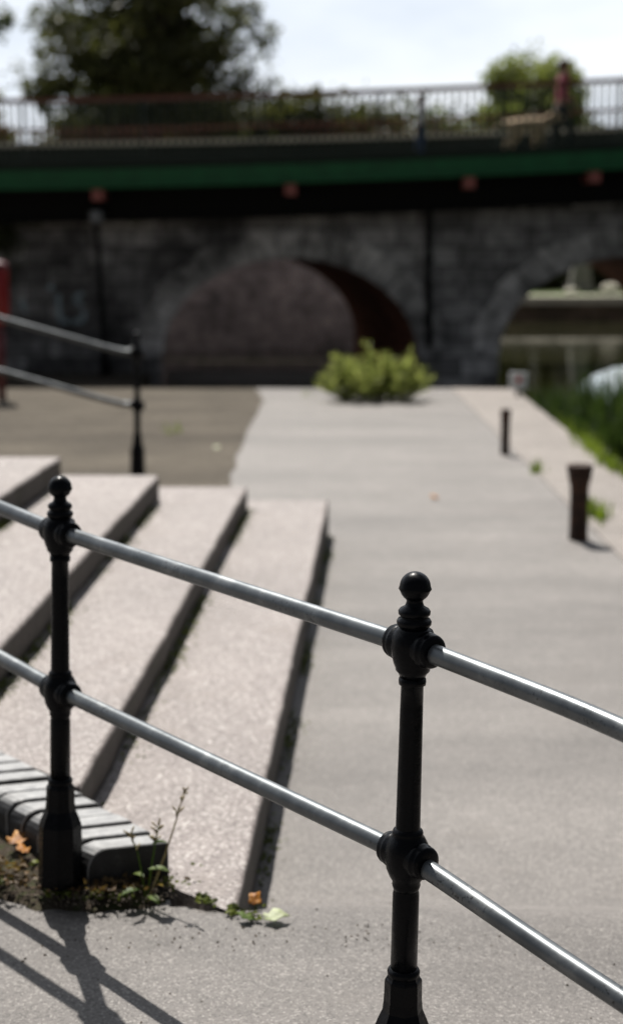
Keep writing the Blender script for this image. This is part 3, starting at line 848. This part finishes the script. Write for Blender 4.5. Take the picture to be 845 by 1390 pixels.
o = mb.build('plinth_course', M['stone'], bridge, .02, 1); o.location = ORG
mb = MB()
mb.tube([(2.09,WY-.08,2.95+slope(2)),(2.09,WY-.08,1.2),(2.12,WY-.08,-.15)], .06, 12)
for z in (2.5, 1.4, .3): mb.lathe([(.075,-.05),(.08,0),(.075,.05)], (2.095,WY-.08,z), (0,0,1), 12)
o = mb.build('drainpipe', M['deadblack'], bridge); o.location = ORG
# road slab, far parapet
mb = MB(); X = [-30+2*i for i in range(31)]
for xa, xb in zip(X, X[1:]):
    mb.hexa([(xa,WY-.3,2.68+slope(xa)),(xb,WY-.3,2.68+slope(xb)),(xb,WY+DEP+.1,2.68+slope(xb)),(xa,WY+DEP+.1,2.68+slope(xa))],
            [(xa,WY-.3,2.97+slope(xa)),(xb,WY-.3,2.97+slope(xb)),(xb,WY+DEP+.1,2.97+slope(xb)),(xa,WY+DEP+.1,2.97+slope(xa))])
o = mb.build('road_slab', M['plinth'], bridge); o.location = ORG
FY = 33.0
mb = MB(); mt = MB(); mr = MB(); mbar = MB()
for xa, xb in zip(X, X[1:]):
    sa, sb = slope(xa*.8), slope(xb*.8); ra, rb_ = slope(xa), slope(xb)
    mb.hexa([(xa,FY,2.9+sa),(xb,FY,2.9+sb),(xb,FY+.3,2.9+sb),(xa,FY+.3,2.9+sa)], [(xa,FY,3.78+sa),(xb,FY,3.78+sb),(xb,FY+.3,3.78+sb),(xa,FY+.3,3.78+sa)])
    mt.hexa([(xa,FY-.06,3.78+sa),(xb,FY-.06,3.78+sb),(xb,FY+.36,3.78+sb),(xa,FY+.36,3.78+sa)], [(xa,FY-.04,3.87+sa),(xb,FY-.04,3.87+sb),(xb,FY+.34,3.87+sb),(xa,FY+.34,3.87+sa)])
    mr.hexa([(xa,FY+.1,4.12+ra),(xb,FY+.1,4.12+rb_),(xb,FY+.2,4.12+rb_),(xa,FY+.2,4.12+ra)], [(xa,FY+.1,4.175+ra),(xb,FY+.1,4.175+rb_),(xb,FY+.2,4.175+rb_),(xa,FY+.2,4.175+ra)])
o = mb.build('parapet_wall', M['darkplinth'], bridge); o.location = ORG
o = mt.build('parapet_capping', M['palestone'], bridge); o.location = ORG
x = -14.0
while x < 14.0:
    mr.box(x-.012, x+.012, FY+.13, FY+.16, 3.86+slope(x*.8), 4.13+slope(x)); x += .16
o = mr.build('parapet_railing', M['railbrown'], bridge); o.location = ORG
# spray paint on the wall, lobed illegible strokes
mb = MB(); gy = WY-.004
def stroke(pts, w):
    mb = MB()
    for p, q in zip(pts, pts[1:]):
        d = Vector((q[0]-p[0], q[1]-p[1])).normalized(); nx, nz = -d.y*w, d.x*w
        mb.hexa([(p[0]-nx,gy,p[1]-nz),(q[0]-nx,gy,q[1]-nz),(q[0]+nx,gy,q[1]+nz),(p[0]+nx,gy,p[1]+nz)],
                [(p[0]-nx,gy-.004,p[1]-nz),(q[0]-nx,gy-.004,q[1]-nz),(q[0]+nx,gy-.004,q[1]+nz),(p[0]+nx,gy-.004,p[1]+nz)])
    o = mb.build('graffiti_stroke', M['graffiti'], bridge); o.location = ORG
gx, gz0 = -4.72, .26
stroke([(gx,gz0+.62),(gx+.10,gz0+.66)], .05); stroke([(gx+.17,gz0+.52),(gx+.19,gz0+.05),(gx+.36,gz0+.03)], .045)
stroke([(gx+.62,gz0+.55),(gx+.45,gz0+.45),(gx+.60,gz0+.32)], .04); stroke([(gx+.63,gz0+.22),(gx+.60,gz0+.03),(gx+.42,gz0+.04)], .045)
stroke([(gx-.5,gz0+.42),(gx-.42,gz0+.2)], .035)

# ------------------------------------------------------------------ green iron footway along the bridge
FYN = 26.5
foot = empty('iron_footbridge', (0, FYN, 2.7)); FO = -Vector(foot.location)
tag(foot, 'green iron footway girder with barred parapet carried along the front of the stone bridge', 'footbridge')
def band(mb, y0, y1, z0, z1, xa=-16, xb=16, n=32):
    for i in range(n):
        a, c = xa+(xb-xa)*i/n, xa+(xb-xa)*(i+1)/n; sa, sc_ = slope(a), slope(c)
        mb.hexa([(a,y0,z0+sa),(c,y0,z0+sc_),(c,y1,z0+sc_),(a,y1,z0+sa)], [(a,y0,z1+sa),(c,y0,z1+sc_),(c,y1,z1+sc_),(a,y1,z1+sa)])
mb = MB(); band(mb, FYN, FYN+.09, 2.76, 3.02); band(mb, FYN-.09, FYN+.18, 2.70, 2.758); o = mb.build('girder', M['green'], foot); o.location = FO
mb = MB(); band(mb, FYN+.03, FYN+.12, 3.022, 3.10); band(mb, FYN-.06, FYN+.15, 3.10, 3.135); o = mb.build('fascia', M['darkgreen'], foot); o.location = FO
mb = MB(); band(mb, FYN+.16, 27.68, 2.88, 2.998); o = mb.build('deck', M['darkgreen'], foot); o.location = FO
mb = MB(); band(mb, 27.50, 27.62, 2.22, 2.878); band(mb, 27.40, 27.72, 2.16, 2.218); o = mb.build('under_deck_shade', M['deadblack'], foot); o.location = FO  # added black band that makes the deep shade below the deck
mb = MB(); band(mb, FYN+.02, FYN+.10, 4.15, 4.205); band(mb, FYN+.04, FYN+.08, 4.125, 4.15); o = mb.build('top_rail', M['railbrown'], foot); o.location = FO
mb = MB(); band(mb, FYN+.035, FYN+.085, 3.19, 3.22); o = mb.build('lower_rail', M['darkgreen'], foot); o.location = FO
xx = -14.9
while xx < 13.9:
    mb = MB(); k = 0
    for i in range(16):
        x = xx+.0625+i*.125
        if i == 0:
            mb.box(x-.03, x+.03, FYN+.03, FYN+.09, 3.13+slope(x), 4.14+slope(x))
        else: mb.box(x-.018, x+.018, FYN+.042, FYN+.078, 3.133+slope(x), 4.118+slope(x))
    o = mb.build('railing_panel', M['darkgreen'], foot); o.location = FO; xx += 2.0
for x in (-9.8,-6.9,-3.6,-.35,2.66,4.76,7.6,10.4):
    mb = MB(); s = slope(x)
    mb.box(x-.10, x+.10, FYN-.02, FYN+.25, 2.50+s, 2.695+s); mb.box(x-.05, x+.05, FYN+.25, 27.94, 2.52+s, 2.66+s)
    o = mb.build('bracket', M['redpaint'], foot, .012, 1); o.location = FO

# brick wall beyond the first arch, with ground behind it
mb = MB(); mb.box(-14, 2.6, 37.0, 37.6, -1.5, 3.8)
o = mb.build('brick_wall', M['backbrick']); tag(o, 'dull purple-grey brick wall seen through the left arch', 'wall')
mb = MB()
for i in range(22):
    x = -14+i*.76; mb.box(x+.004, x+.752, 36.95, 37.65, 3.8, 3.88)
c = mb.build('coping', M['palestone'], o)
# far quay wall across the river
mb = MB(); mb.box(2.9, 90, 50.0, 50.5, -1.5, -.30); fq = mb.build('quay_wall', M['quaywall'])
tag(fq, 'brown quay wall with pale coping across the river beyond the right arch', 'wall')
mb = MB()
for i in range(70):
    x = 2.9+i*1.25; mb.box(x+.006, x+1.244, 49.92, 50.8, -.30, -.04+random.uniform(-.01,.01))
mb.build('coping', M['palestone'], fq)
# pillar on the far bank
pil = empty('stone_pillar', (9.3, 54, -.15)); tag(pil, 'tapering grey stone pillar on the grass of the far bank', 'pillar')
mb = MB(); mb.hexa([(-.46,-.46,0),(.46,-.46,0),(.46,.46,0),(-.46,.46,0)], [(-.43,-.43,.3),(.43,-.43,.3),(.43,.43,.3),(-.43,.43,.3)]); mb.build('base', M['obelisk'], pil, .02, 1)
mb = MB(); mb.hexa([(-.36,-.36,.3),(.36,-.36,.3),(.36,.36,.3),(-.36,.36,.3)], [(-.17,-.17,2.1),(.17,-.17,2.1),(.17,.17,2.1),(-.17,.17,2.1)]); mb.build('shaft', M['obelisk'], pil, .02, 1)
mb = MB(); mb.hexa([(-.21,-.21,2.1),(.21,-.21,2.1),(.21,.21,2.1),(-.21,.21,2.1)], [(-.04,-.04,2.45),(.04,-.04,2.45),(.04,.04,2.45),(-.04,.04,2.45)]); mb.build('cap', M['obelisk'], pil)
def boulder(x, y, r, label):
    root = empty('boulder', (x, y, -.1)); tag(root, label, 'stone', 'pale stones on the far bank')
    bm = bmesh.new(); bmesh.ops.create_icosphere(bm, subdivisions=3, radius=r)
    for v_ in bm.verts:
        v_.co *= 1+.35*noise.noise(v_.co*(1.6/r)+Vector((x,y,0))); v_.co.z = v_.co.z*.7+r*.4
    me = bpy.data.meshes.new('rock'); bm.to_mesh(me); bm.free(); me.materials.append(M['palestone']); link(bpy.data.objects.new('rock', me), root)
boulder(8.75, 52.6, .22, 'small pale stone on the far bank just left of the pillar')
boulder(10.15, 52.8, .34, 'larger pale stone on the far bank right of the pillar')
# pale rods added to stand for a bright line on the water
mb = MB()
for i in range(14):
    x = 3.6+i*.95; mb.tube([(x,40.3,-.83),(x+.9,40.3+random.uniform(-.02,.02),-.83)], .03, 10)
mb.tube([(3.5,40.3,-.83),(17,40.3,-.83)], .02, 8)
tag(mb.build('water_streak', M['palestone']), 'thin pale added bright-water boom lying across the river beyond the pier', 'streak')

# ------------------------------------------------------------------ things by the water and wall
lamp = empty('lamp_post', (-3.62, 27.3, -.62)); tag(lamp, 'dark lamp post with a pale globe standing against the bridge wall', 'lamp post')
mb = MB(); mb.lathe([(.11,0),(.11,.25),(.07,.35),(.055,.6),(.045,2.54),(.07,2.57),(.07,2.61),(.03,2.65)], (0,0,0), (-.045,0,1), 14); mb.build('post', M['deadblack'], lamp)
mb = MB(); mb.lathe([(.05,0),(.10,.05),(.13,.13),(.11,.22),(.05,.27)], (-.118,0,2.64), (0,0,1), 16); mb.build('lamp_globe', M['glass'], lamp)
mb = MB(); mb.lathe([(.12,.225),(.10,.28),(.03,.33),(.01,.38)], (-.118,0,2.64), (0,0,1), 16); mb.build('cap', M['deadblack'], lamp)

red = empty('lifeline_post', (-4.03, 20, gz(-3.99, 20))); tag(red, 'red lifeline housing on a red post at the left frame edge', 'lifeline post')
zz = -gz(-3.99, 20)
mb = MB(); mb.tube([(.02,0,-.05),(.02,0,zz+.70)], .055, 14); mb.build('post', M['pinkpole'], red)
mb = MB(); mb.lathe([(.05,.66),(.13,.70),(.15,.74),(.15,1.38),(.14,1.40)], (0,0,zz), (0,0,1), 20); mb.build('housing', M['red'], red)
mb = MB(); mb.lathe([(.152,1.385),(.155,1.42),(.13,1.46),(.06,1.485),(.01,1.49)], (0,0,zz), (0,0,1), 20); mb.build('lid', M['pinkpole'], red)

def wall_plant(name, x, z, rx, rz_, n, m, label):
    c = np.column_stack([rng.normal(size=n)*rx, -np.abs(rng.normal(size=n))*.08-.02, rng.normal(size=n)*rz_])
    d = rng.normal(size=(n,3)); d[:,1] -= .8; d[:,2] -= .3
    V, F = leaf_cards(c, d, .10, .6); root = empty(name, (x, WY, z)); tag(root, label, 'plant', 'plants rooted in the bridge wall')
    mb = MB()
    for i in range(7):
        a = Vector((rng.normal()*rx*.8, -.05, rng.normal()*rz_*.8)); mb = MB(); mb.tube([(0,.03,0),(a.x*.5,-.05,a.z*.6),a], [.008,.006,.003], 5); mb.build('stem', M['bark'], root)
    np_mesh('leaves', V, F, m, root)
wall_plant('fern', -3.09, 2.2, .07, .06, 90, M['weed'], 'small green fern growing from the wall right of the lamp globe')
wall_plant('ivy', -5.45, 2.0, .16, .38, 420, M['midleaf'], 'dark ivy hanging down the wall at the left frame edge')
wall_plant('ivy', -4.75, 2.3, .12, .16, 140, M['darkleaf'], 'small dark ivy clump high on the wall left of the lamp')

sign = empty('notice_board', (2.74, 20.5, gz(1.9, 20.5))); tag(sign, 'small white notice board with a red disc on a short stake at the quay edge', 'sign')
mb = MB(); mb.box(-.12,.12,-.012,.012,.08,.31); mb.build('board', M['white'], sign, .01, 2)
mb = MB(); mb.lathe([(.045,0),(.045,.004)], (.01,-.0125,.22), (0,-1,0), 20); mb.build('disc', M['redmark'], sign)
mb = MB(); mb.box(-.02,.02,.013,.045,-.1,.30); mb.build('stake', M['darkgreen'], sign)

boat = empty('moored_boat', (4.45, 19.9, -1.12)); tag(boat, 'small moored boat under a pale blue-white cover behind the reeds', 'boat')
st = []   # cross-sections from bow to stern along +y
secs = [(-1.3,.12,.82),(-.9,.42,.74),(-.3,.68,.68),(.5,.76,.66),(1.4,.72,.68),(2.0,.66,.70)]
mb = MB(); vs = []; n = 9
for (y, w, h) in secs:
    for i in range(n):
        t = -1+2*i/(n-1); vs.append((w*t*(1.0 if abs(t) < 1 else 1), y, h*(abs(t)**2.2)+(.0)))
fs = [(j*n+i, j*n+i+1, (j+1)*n+i+1, (j+1)*n+i) for j in range(len(secs)-1) for i in range(n-1)]
fs += [tuple(range(n)), tuple((len(secs)-1)*n+i for i in reversed(range(n)))]
mb.add(vs, fs, True); mb.build('hull', M['hull'], boat)
mb = MB(); vs = []
for k, (y, w, h) in enumerate(secs):
    top = (.30,.42,.50,.54,.50,.36)[k]
    for i in range(n):
        a = math.pi*i/(n-1); vs.append((-(w+.03)*math.cos(a), y-(.05 if k == 0 else 0), h+top*math.sin(a)**.75-.02))
mb.add(vs, [(j*n+i, (j+1)*n+i, (j+1)*n+i+1, j*n+i+1) for j in range(len(secs)-1) for i in range(n-1)]+[tuple(range(n)), tuple((len(secs)-1)*n+i for i in range(n))], True)
mb.build('cover', M['cover'], boat)

# ------------------------------------------------------------------ people and dog
def skin_body(name, verts, edges, radii, mat_, parent, root_i=0, sub=2):
    me = bpy.data.meshes.new(name); me.from_pydata(verts, edges, []); me.update()
    o = bpy.data.objects.new(name, me); link(o)
    md = o.modifiers.new('skin', 'SKIN'); md.use_smooth_shade = True
    sv = me.skin_vertices[0].data if me.skin_vertices else None
    if sv is None:
        bm = bmesh.new(); bm.from_mesh(me); bm.verts.layers.skin.verify(); bm.to_mesh(me); bm.free(); sv = me.skin_vertices[0].data
    for i, r in enumerate(radii):
        sv[i].radius = r if isinstance(r, tuple) else (r, r); sv[i].use_root = (i == root_i)
    s = o.modifiers.new('sub', 'SUBSURF'); s.levels = sub; s.render_levels = sub
    dg = bpy.context.evaluated_depsgraph_get(); ev = o.evaluated_get(dg)
    me2 = bpy.data.meshes.new_from_object(ev); me2.materials.clear(); me2.materials.append(mat_)
    me2.polygons.foreach_set('use_smooth', [True]*len(me2.polygons))
    bpy.data.objects.remove(o); o2 = bpy.data.objects.new(name, me2); return link(o2, parent)

def ball(mb, c, r, sx=1, sy=1, sz=1, seg=14):
    pr = [(max(.0005, math.cos(R(-90+180*i/10))), math.sin(R(-90+180*i/10))) for i in range(11)]
    b_ = len(mb.v); mb.lathe(pr, (0,0,0), (0,0,1), seg)
    for i in range(b_, len(mb.v)):
        v = mb.v[i]; mb.v[i] = (c[0]+v[0]*r*sx, c[1]+v[1]*r*sy, c[2]+v[2]*r*sz)

def person(loc, rz, H, label, top, legs, hair, stride=.16, arms=((.10,-.05),(-.05,.10)), long_top=False):
    """walks towards local +x; z up; one continuous body with clothing and hair as children"""
    root = empty('person', loc, rz); tag(root, label, 'person')
    s = H/1.7; V = []; E = []; Rr = []
    def v(x, y, z, r, par=None):
        V.append((x*s, y*s, z*s)); Rr.append((r*s, r*s) if not isinstance(r, tuple) else (r[0]*s, r[1]*s)); i = len(V)-1
        if par is not None: E.append((par, i))
        return i
    pel = v(0,0,.93,(.13,.11)); w_ = v(.005,0,1.08,(.12,.10),pel); ch = v(.015,0,1.28,(.15,.11),w_); nb = v(.01,0,1.42,(.085,.075),ch)
    nk = v(.02,0,1.48,.052,nb); hd = v(.035,0,1.56,(.075,.085),nk); hd2 = v(.03,0,1.63,(.078,.09),hd); v(.02,0,1.675,(.05,.06),hd2)
    hand_ends = []
    for sd, (ax_, bend) in zip((1,-1), arms):
        sh = v(.01,.17*sd,1.385,.055,nb); el = v(.01-ax_*.4,.215*sd,1.11,.042,sh); wr = v(.06+ax_,.215*sd,.88+abs(ax_)*.4,.027,el)
        pm = v(.085+ax_*1.15,.212*sd,.81+abs(ax_)*.4,(.022,.036),wr)
        for k in range(4):
            L_ = (.055,.065,.062,.048)[k]; fx = (k-1.5)*.018
            a_ = v(.095+ax_*1.15+fx,.208*sd,.77+abs(ax_)*.4,.0095,pm); v(.105+ax_*1.15+fx*1.05,.195*sd,.77-L_+abs(ax_)*.4,.0075,a_)
        th = v(.12+ax_*1.15,.19*sd,.80+abs(ax_)*.4,.010,pm); v(.135+ax_*1.15,.18*sd,.765+abs(ax_)*.4,.008,th)
    for sd in (1,-1):
        st = stride*sd
        hp = v(0,.09*sd,.87,.088,pel); kn = v(st*.75+.03,.095*sd,.49,.058,hp); an = v(st*1.1-.03,.095*sd,.085,.038,kn)
        hl = v(st*1.1-.05,.095*sd,.04,.036,an); bl = v(st*1.1+.08,.098*sd,.032,(.032,.042),hl); v(st*1.1+.17,.10*sd,.028,(.024,.034),bl)
    body = skin_body('body', V, E, Rr, M['skin'], root)
    # face: nose, eyes, mouth, ears merged as features of the head
    for nm, p, r_, sq, mm in (('nose',(.118,0,1.575),.016,(1.1,.7,1.3),'skin'),('ear',(.035,.083,1.575),.026,(.7,.4,1.1),'skin'),('ear',(.035,-.083,1.575),.026,(.7,.4,1.1),'skin'),
                          ('eye',(.104,.03,1.60),.011,(1,1,1),'eye'),('eye',(.104,-.03,1.60),.011,(1,1,1),'eye'),('mouth',(.104,0,1.535),.016,(.5,1.4,.4),'pinktop')):
        mb = MB(); ball(mb, tuple(q*s for q in p), r_*s, *sq); mb.build(nm, M[mm], body)
    mb = MB(); ball(mb, (.015*s,0,1.635*s), .098*s, 1.0,.95,.95); ball(mb, (-.03*s,0,1.575*s), .085*s, .85,1.0,1.0); mb.build('hair', hair, root)
    # clothing: a top over the trunk and sleeves, trousers over the legs
    tv = []; te = []; tr = []
    def t(p, r, par=None):
        tv.append(tuple(q*s for q in p)); tr.append((r[0]*s, r[1]*s) if isinstance(r, tuple) else (r*s, r*s)); i = len(tv)-1
        if par is not None: te.append((par, i))
        return i
    a0 = t((0,0,.80 if long_top else .90),(.155,.135)); a1 = t((.005,0,1.08),(.14,.12),a0); a2_ = t((.015,0,1.28),(.168,.127),a1); a3 = t((.01,0,1.42),(.095,.085),a2_)
    for sd, (ax_, bend) in zip((1,-1), arms):
        b1 = t((.01,.175*sd,1.385),.066,a3); b3 = t((.01-ax_*.4,.216*sd,1.11),.054,b1); t((.045+ax_*.75,.216*sd,.93+abs(ax_)*.35),.040,b3)
    skin_body('top', tv, te, tr, top, root)
    tv.clear(); te.clear(); tr.clear()
    a0 = t((0,0,.96),(.142,.122))
    for sd in (1,-1):
        stt = stride*sd; b0 = t((0,.09*sd,.85),.100,a0); b1 = t((stt*.75+.03,.095*sd,.49),.074,b0); t((stt*1.1-.03,.095*sd,.10),.058,b1)
    skin_body('trousers', tv, te, tr, legs, root)
    for sd in (1,-1):
        stt = stride*sd; mb = MB(); ball(mb, ((stt*1.1+.04)*s,.097*sd*s,.045*s), .1*s, 1.35,.5,.45); mb.build('shoe', M['shoe'], root)
    return root
DZ = 3.0
person((4.28, 27.12, DZ+slope(4.28)), R(0), 1.60, 'adult in a pink top and dark trousers walking a dog along the bridge', M['pinktop'], M['darkcloth'], M['hair'], .17, ((-.14,0),(.12,0)))
person((1.88, 27.2, DZ+slope(1.88)), R(180), 1.13, 'small child in a pale grey top and blue trousers behind the bridge bars', M['greycloth'], M['bluecloth'], M['hair'], .08, ((.03,0),(-.02,0)), True)

dog = empty('dog', (3.70, 26.98, DZ+slope(3.72))); dog.scale = (1.06,)*3; tag(dog, 'tan dog on a lead walking beside the adult on the bridge', 'dog')
V = []; E = []; Rr = []
def v(x, y, z, r, par=None):
    V.append((x,y,z)); Rr.append(r if isinstance(r, tuple) else (r, r)); i = len(V)-1
    if par is not None: E.append((par, i))
    return i
pel = v(-.26,0,.50,(.105,.115)); lo = v(-.08,0,.51,(.10,.115),pel); che = v(.14,0,.475,(.115,.145),lo); sho = v(.24,0,.52,(.10,.12),che)
nk = v(.33,0,.58,.075,sho); hd = v(.42,0,.645,(.075,.075),nk); mz = v(.50,0,.615,.045,hd); v(.565,0,.60,.034,mz)
for sd in (1,-1):
    e = v(.40,.055*sd,.70,.026,hd); v(.385,.075*sd,.655,.018,e)
t1 = v(-.38,0,.55,.035,pel); t2 = v(-.48,0,.50,.026,t1); v(-.55,0,.46,.016,t2)
for sd, ph in ((1,.09),(-1,-.07)):
    hp = v(-.28,.085*sd,.44,.075,pel); kn = v(-.20+ph*.5,.09*sd,.32,.055,hp); hk = v(-.33+ph,.09*sd,.19,.03,kn); pa = v(-.31+ph*1.2,.09*sd,.05,.027,hk); v(-.25+ph*1.2,.09*sd,.028,.028,pa)
    s1 = v(.19,.08*sd,.40,.058,che); el = v(.15-ph*.4,.085*sd,.29,.042,s1); wr = v(.19-ph,.085*sd,.14,.028,el); pa = v(.20-ph*1.2,.085*sd,.04,.026,wr); v(.25-ph*1.2,.085*sd,.026,.027,pa)
db = skin_body('body', V, E, Rr, M['dogfur'], dog)
for nm, p, r_ in (('nose',(.595,0,.605),.018),('eye',(.475,.04,.665),.010),('eye',(.475,-.04,.665),.010)):
    mb = MB(); ball(mb, p, r_); mb.build(nm, M['eye'], db)
mb = MB(); mb.lathe([(.078,-.012),(.082,-.01),(.082,.01),(.078,.012)], (.35,0,.59), (.8,0,.55), 18); mb.build('collar', M['red'], dog)
mb = MB(); p0 = Vector((3.72+.36, 26.98, DZ+slope(3.72)+.66)); p1 = Vector((4.28-.09, 26.93, DZ+slope(4.28)+.76))
mb.tube([p0, p0.lerp(p1,.5)+Vector((0,0,-.08)), p1], .008, 8); tag(mb.build('lead', M['darkcloth']), 'thin dark dog lead from the tan dog to the walker', 'lead')

# ------------------------------------------------------------------ sky, sun, camera
w = bpy.data.worlds.new('World'); scene.world = w; w.use_nodes = True
nt = w.node_tree; bg = nt.nodes['Background']
SUN_EL, SUN_AZ = 56.0, -15.0
sky = nt.nodes.new('ShaderNodeTexSky'); sky.sky_type = 'NISHITA'; sky.sun_disc = False
sky.sun_elevation = R(SUN_EL); sky.sun_rotation = R(SUN_AZ); sky.air_density = 1.0; sky.dust_density = 1.2; sky.ozone_density = 1.0
tc = nt.nodes.new('ShaderNodeTexCoord'); mp = N(nt, 'ShaderNodeMapping'); mp.inputs['Scale'].default_value = (1.6, 1.6, 4.5); mp.inputs['Location'].default_value = (.3,.1,.45)
nt.links.new(tc.outputs['Generated'], mp.inputs['Vector'])
cn = noise_n(nt, mp.outputs[0], 2.1, 7, .55)
# thin cloud, brighter on the side of the sky where the sun stands
dt = N(nt, 'ShaderNodeVectorMath'); dt.operation = 'DOT_PRODUCT'; dt.inputs[1].default_value = (math.sin(R(SUN_AZ)), math.cos(R(SUN_AZ)), .25)
nt.links.new(tc.outputs['Generated'], dt.inputs[0])
side = ramp(nt, dt.outputs['Value'], [(.0, .10), (.45, .30), (.9, 1.0)])
cshade = ramp(nt, noise_n(nt, mp.outputs[0], 3.4, 5, .5), [(.3, (13.0,14.2,16.0)), (.7, (18.4,18.9,19.6))])
cshade = mix(nt, 1.0, cshade, side, 'MULTIPLY')
skyc = mix(nt, ramp(nt, cn, [(.34, .72), (.62, .97)]), sky.outputs[0], cshade)
nt.links.new(skyc, bg.inputs['Color']); bg.inputs['Strength'].default_value = .05

sl = bpy.data.lights.new('sun', 'SUN'); sl.energy = 5.0; sl.angle = R(.5); sl.color = (1, .955, .89)
so = bpy.data.objects.new('sun', sl); link(so)
ce = math.cos(R(SUN_EL)); dirn = Vector((-math.sin(R(SUN_AZ))*ce, -math.cos(R(SUN_AZ))*ce, -math.sin(R(SUN_EL))))
so.rotation_euler = dirn.to_track_quat('-Z', 'Y').to_euler(); so.location = (-8, 20, 30)

cam = bpy.data.cameras.new('camera'); co_ = bpy.data.objects.new('camera', cam); link(co_); scene.camera = co_
co_.location = (0, 0, 1.755); co_.rotation_euler = (R(90)-math.atan(325/2100), 0, 0)
cam.sensor_fit = 'VERTICAL'; cam.sensor_height = 36; cam.sensor_width = 36
cam.lens = 36*2100/1390; cam.shift_y = -45/1390; cam.clip_start = .05; cam.clip_end = 2000
cam.dof.use_dof = True; cam.dof.focus_distance = 2.99; cam.dof.aperture_fstop = 2.4

scene.view_settings.view_transform = 'Standard'; scene.view_settings.look = 'None'
scene.view_settings.exposure = 0.4; scene.view_settings.gamma = 1.0
scene.render.engine = 'CYCLES'
scene.cycles.use_denoising = True
scene.cycles.max_bounces = 8
scene.cycles.sample_clamp_indirect = 8
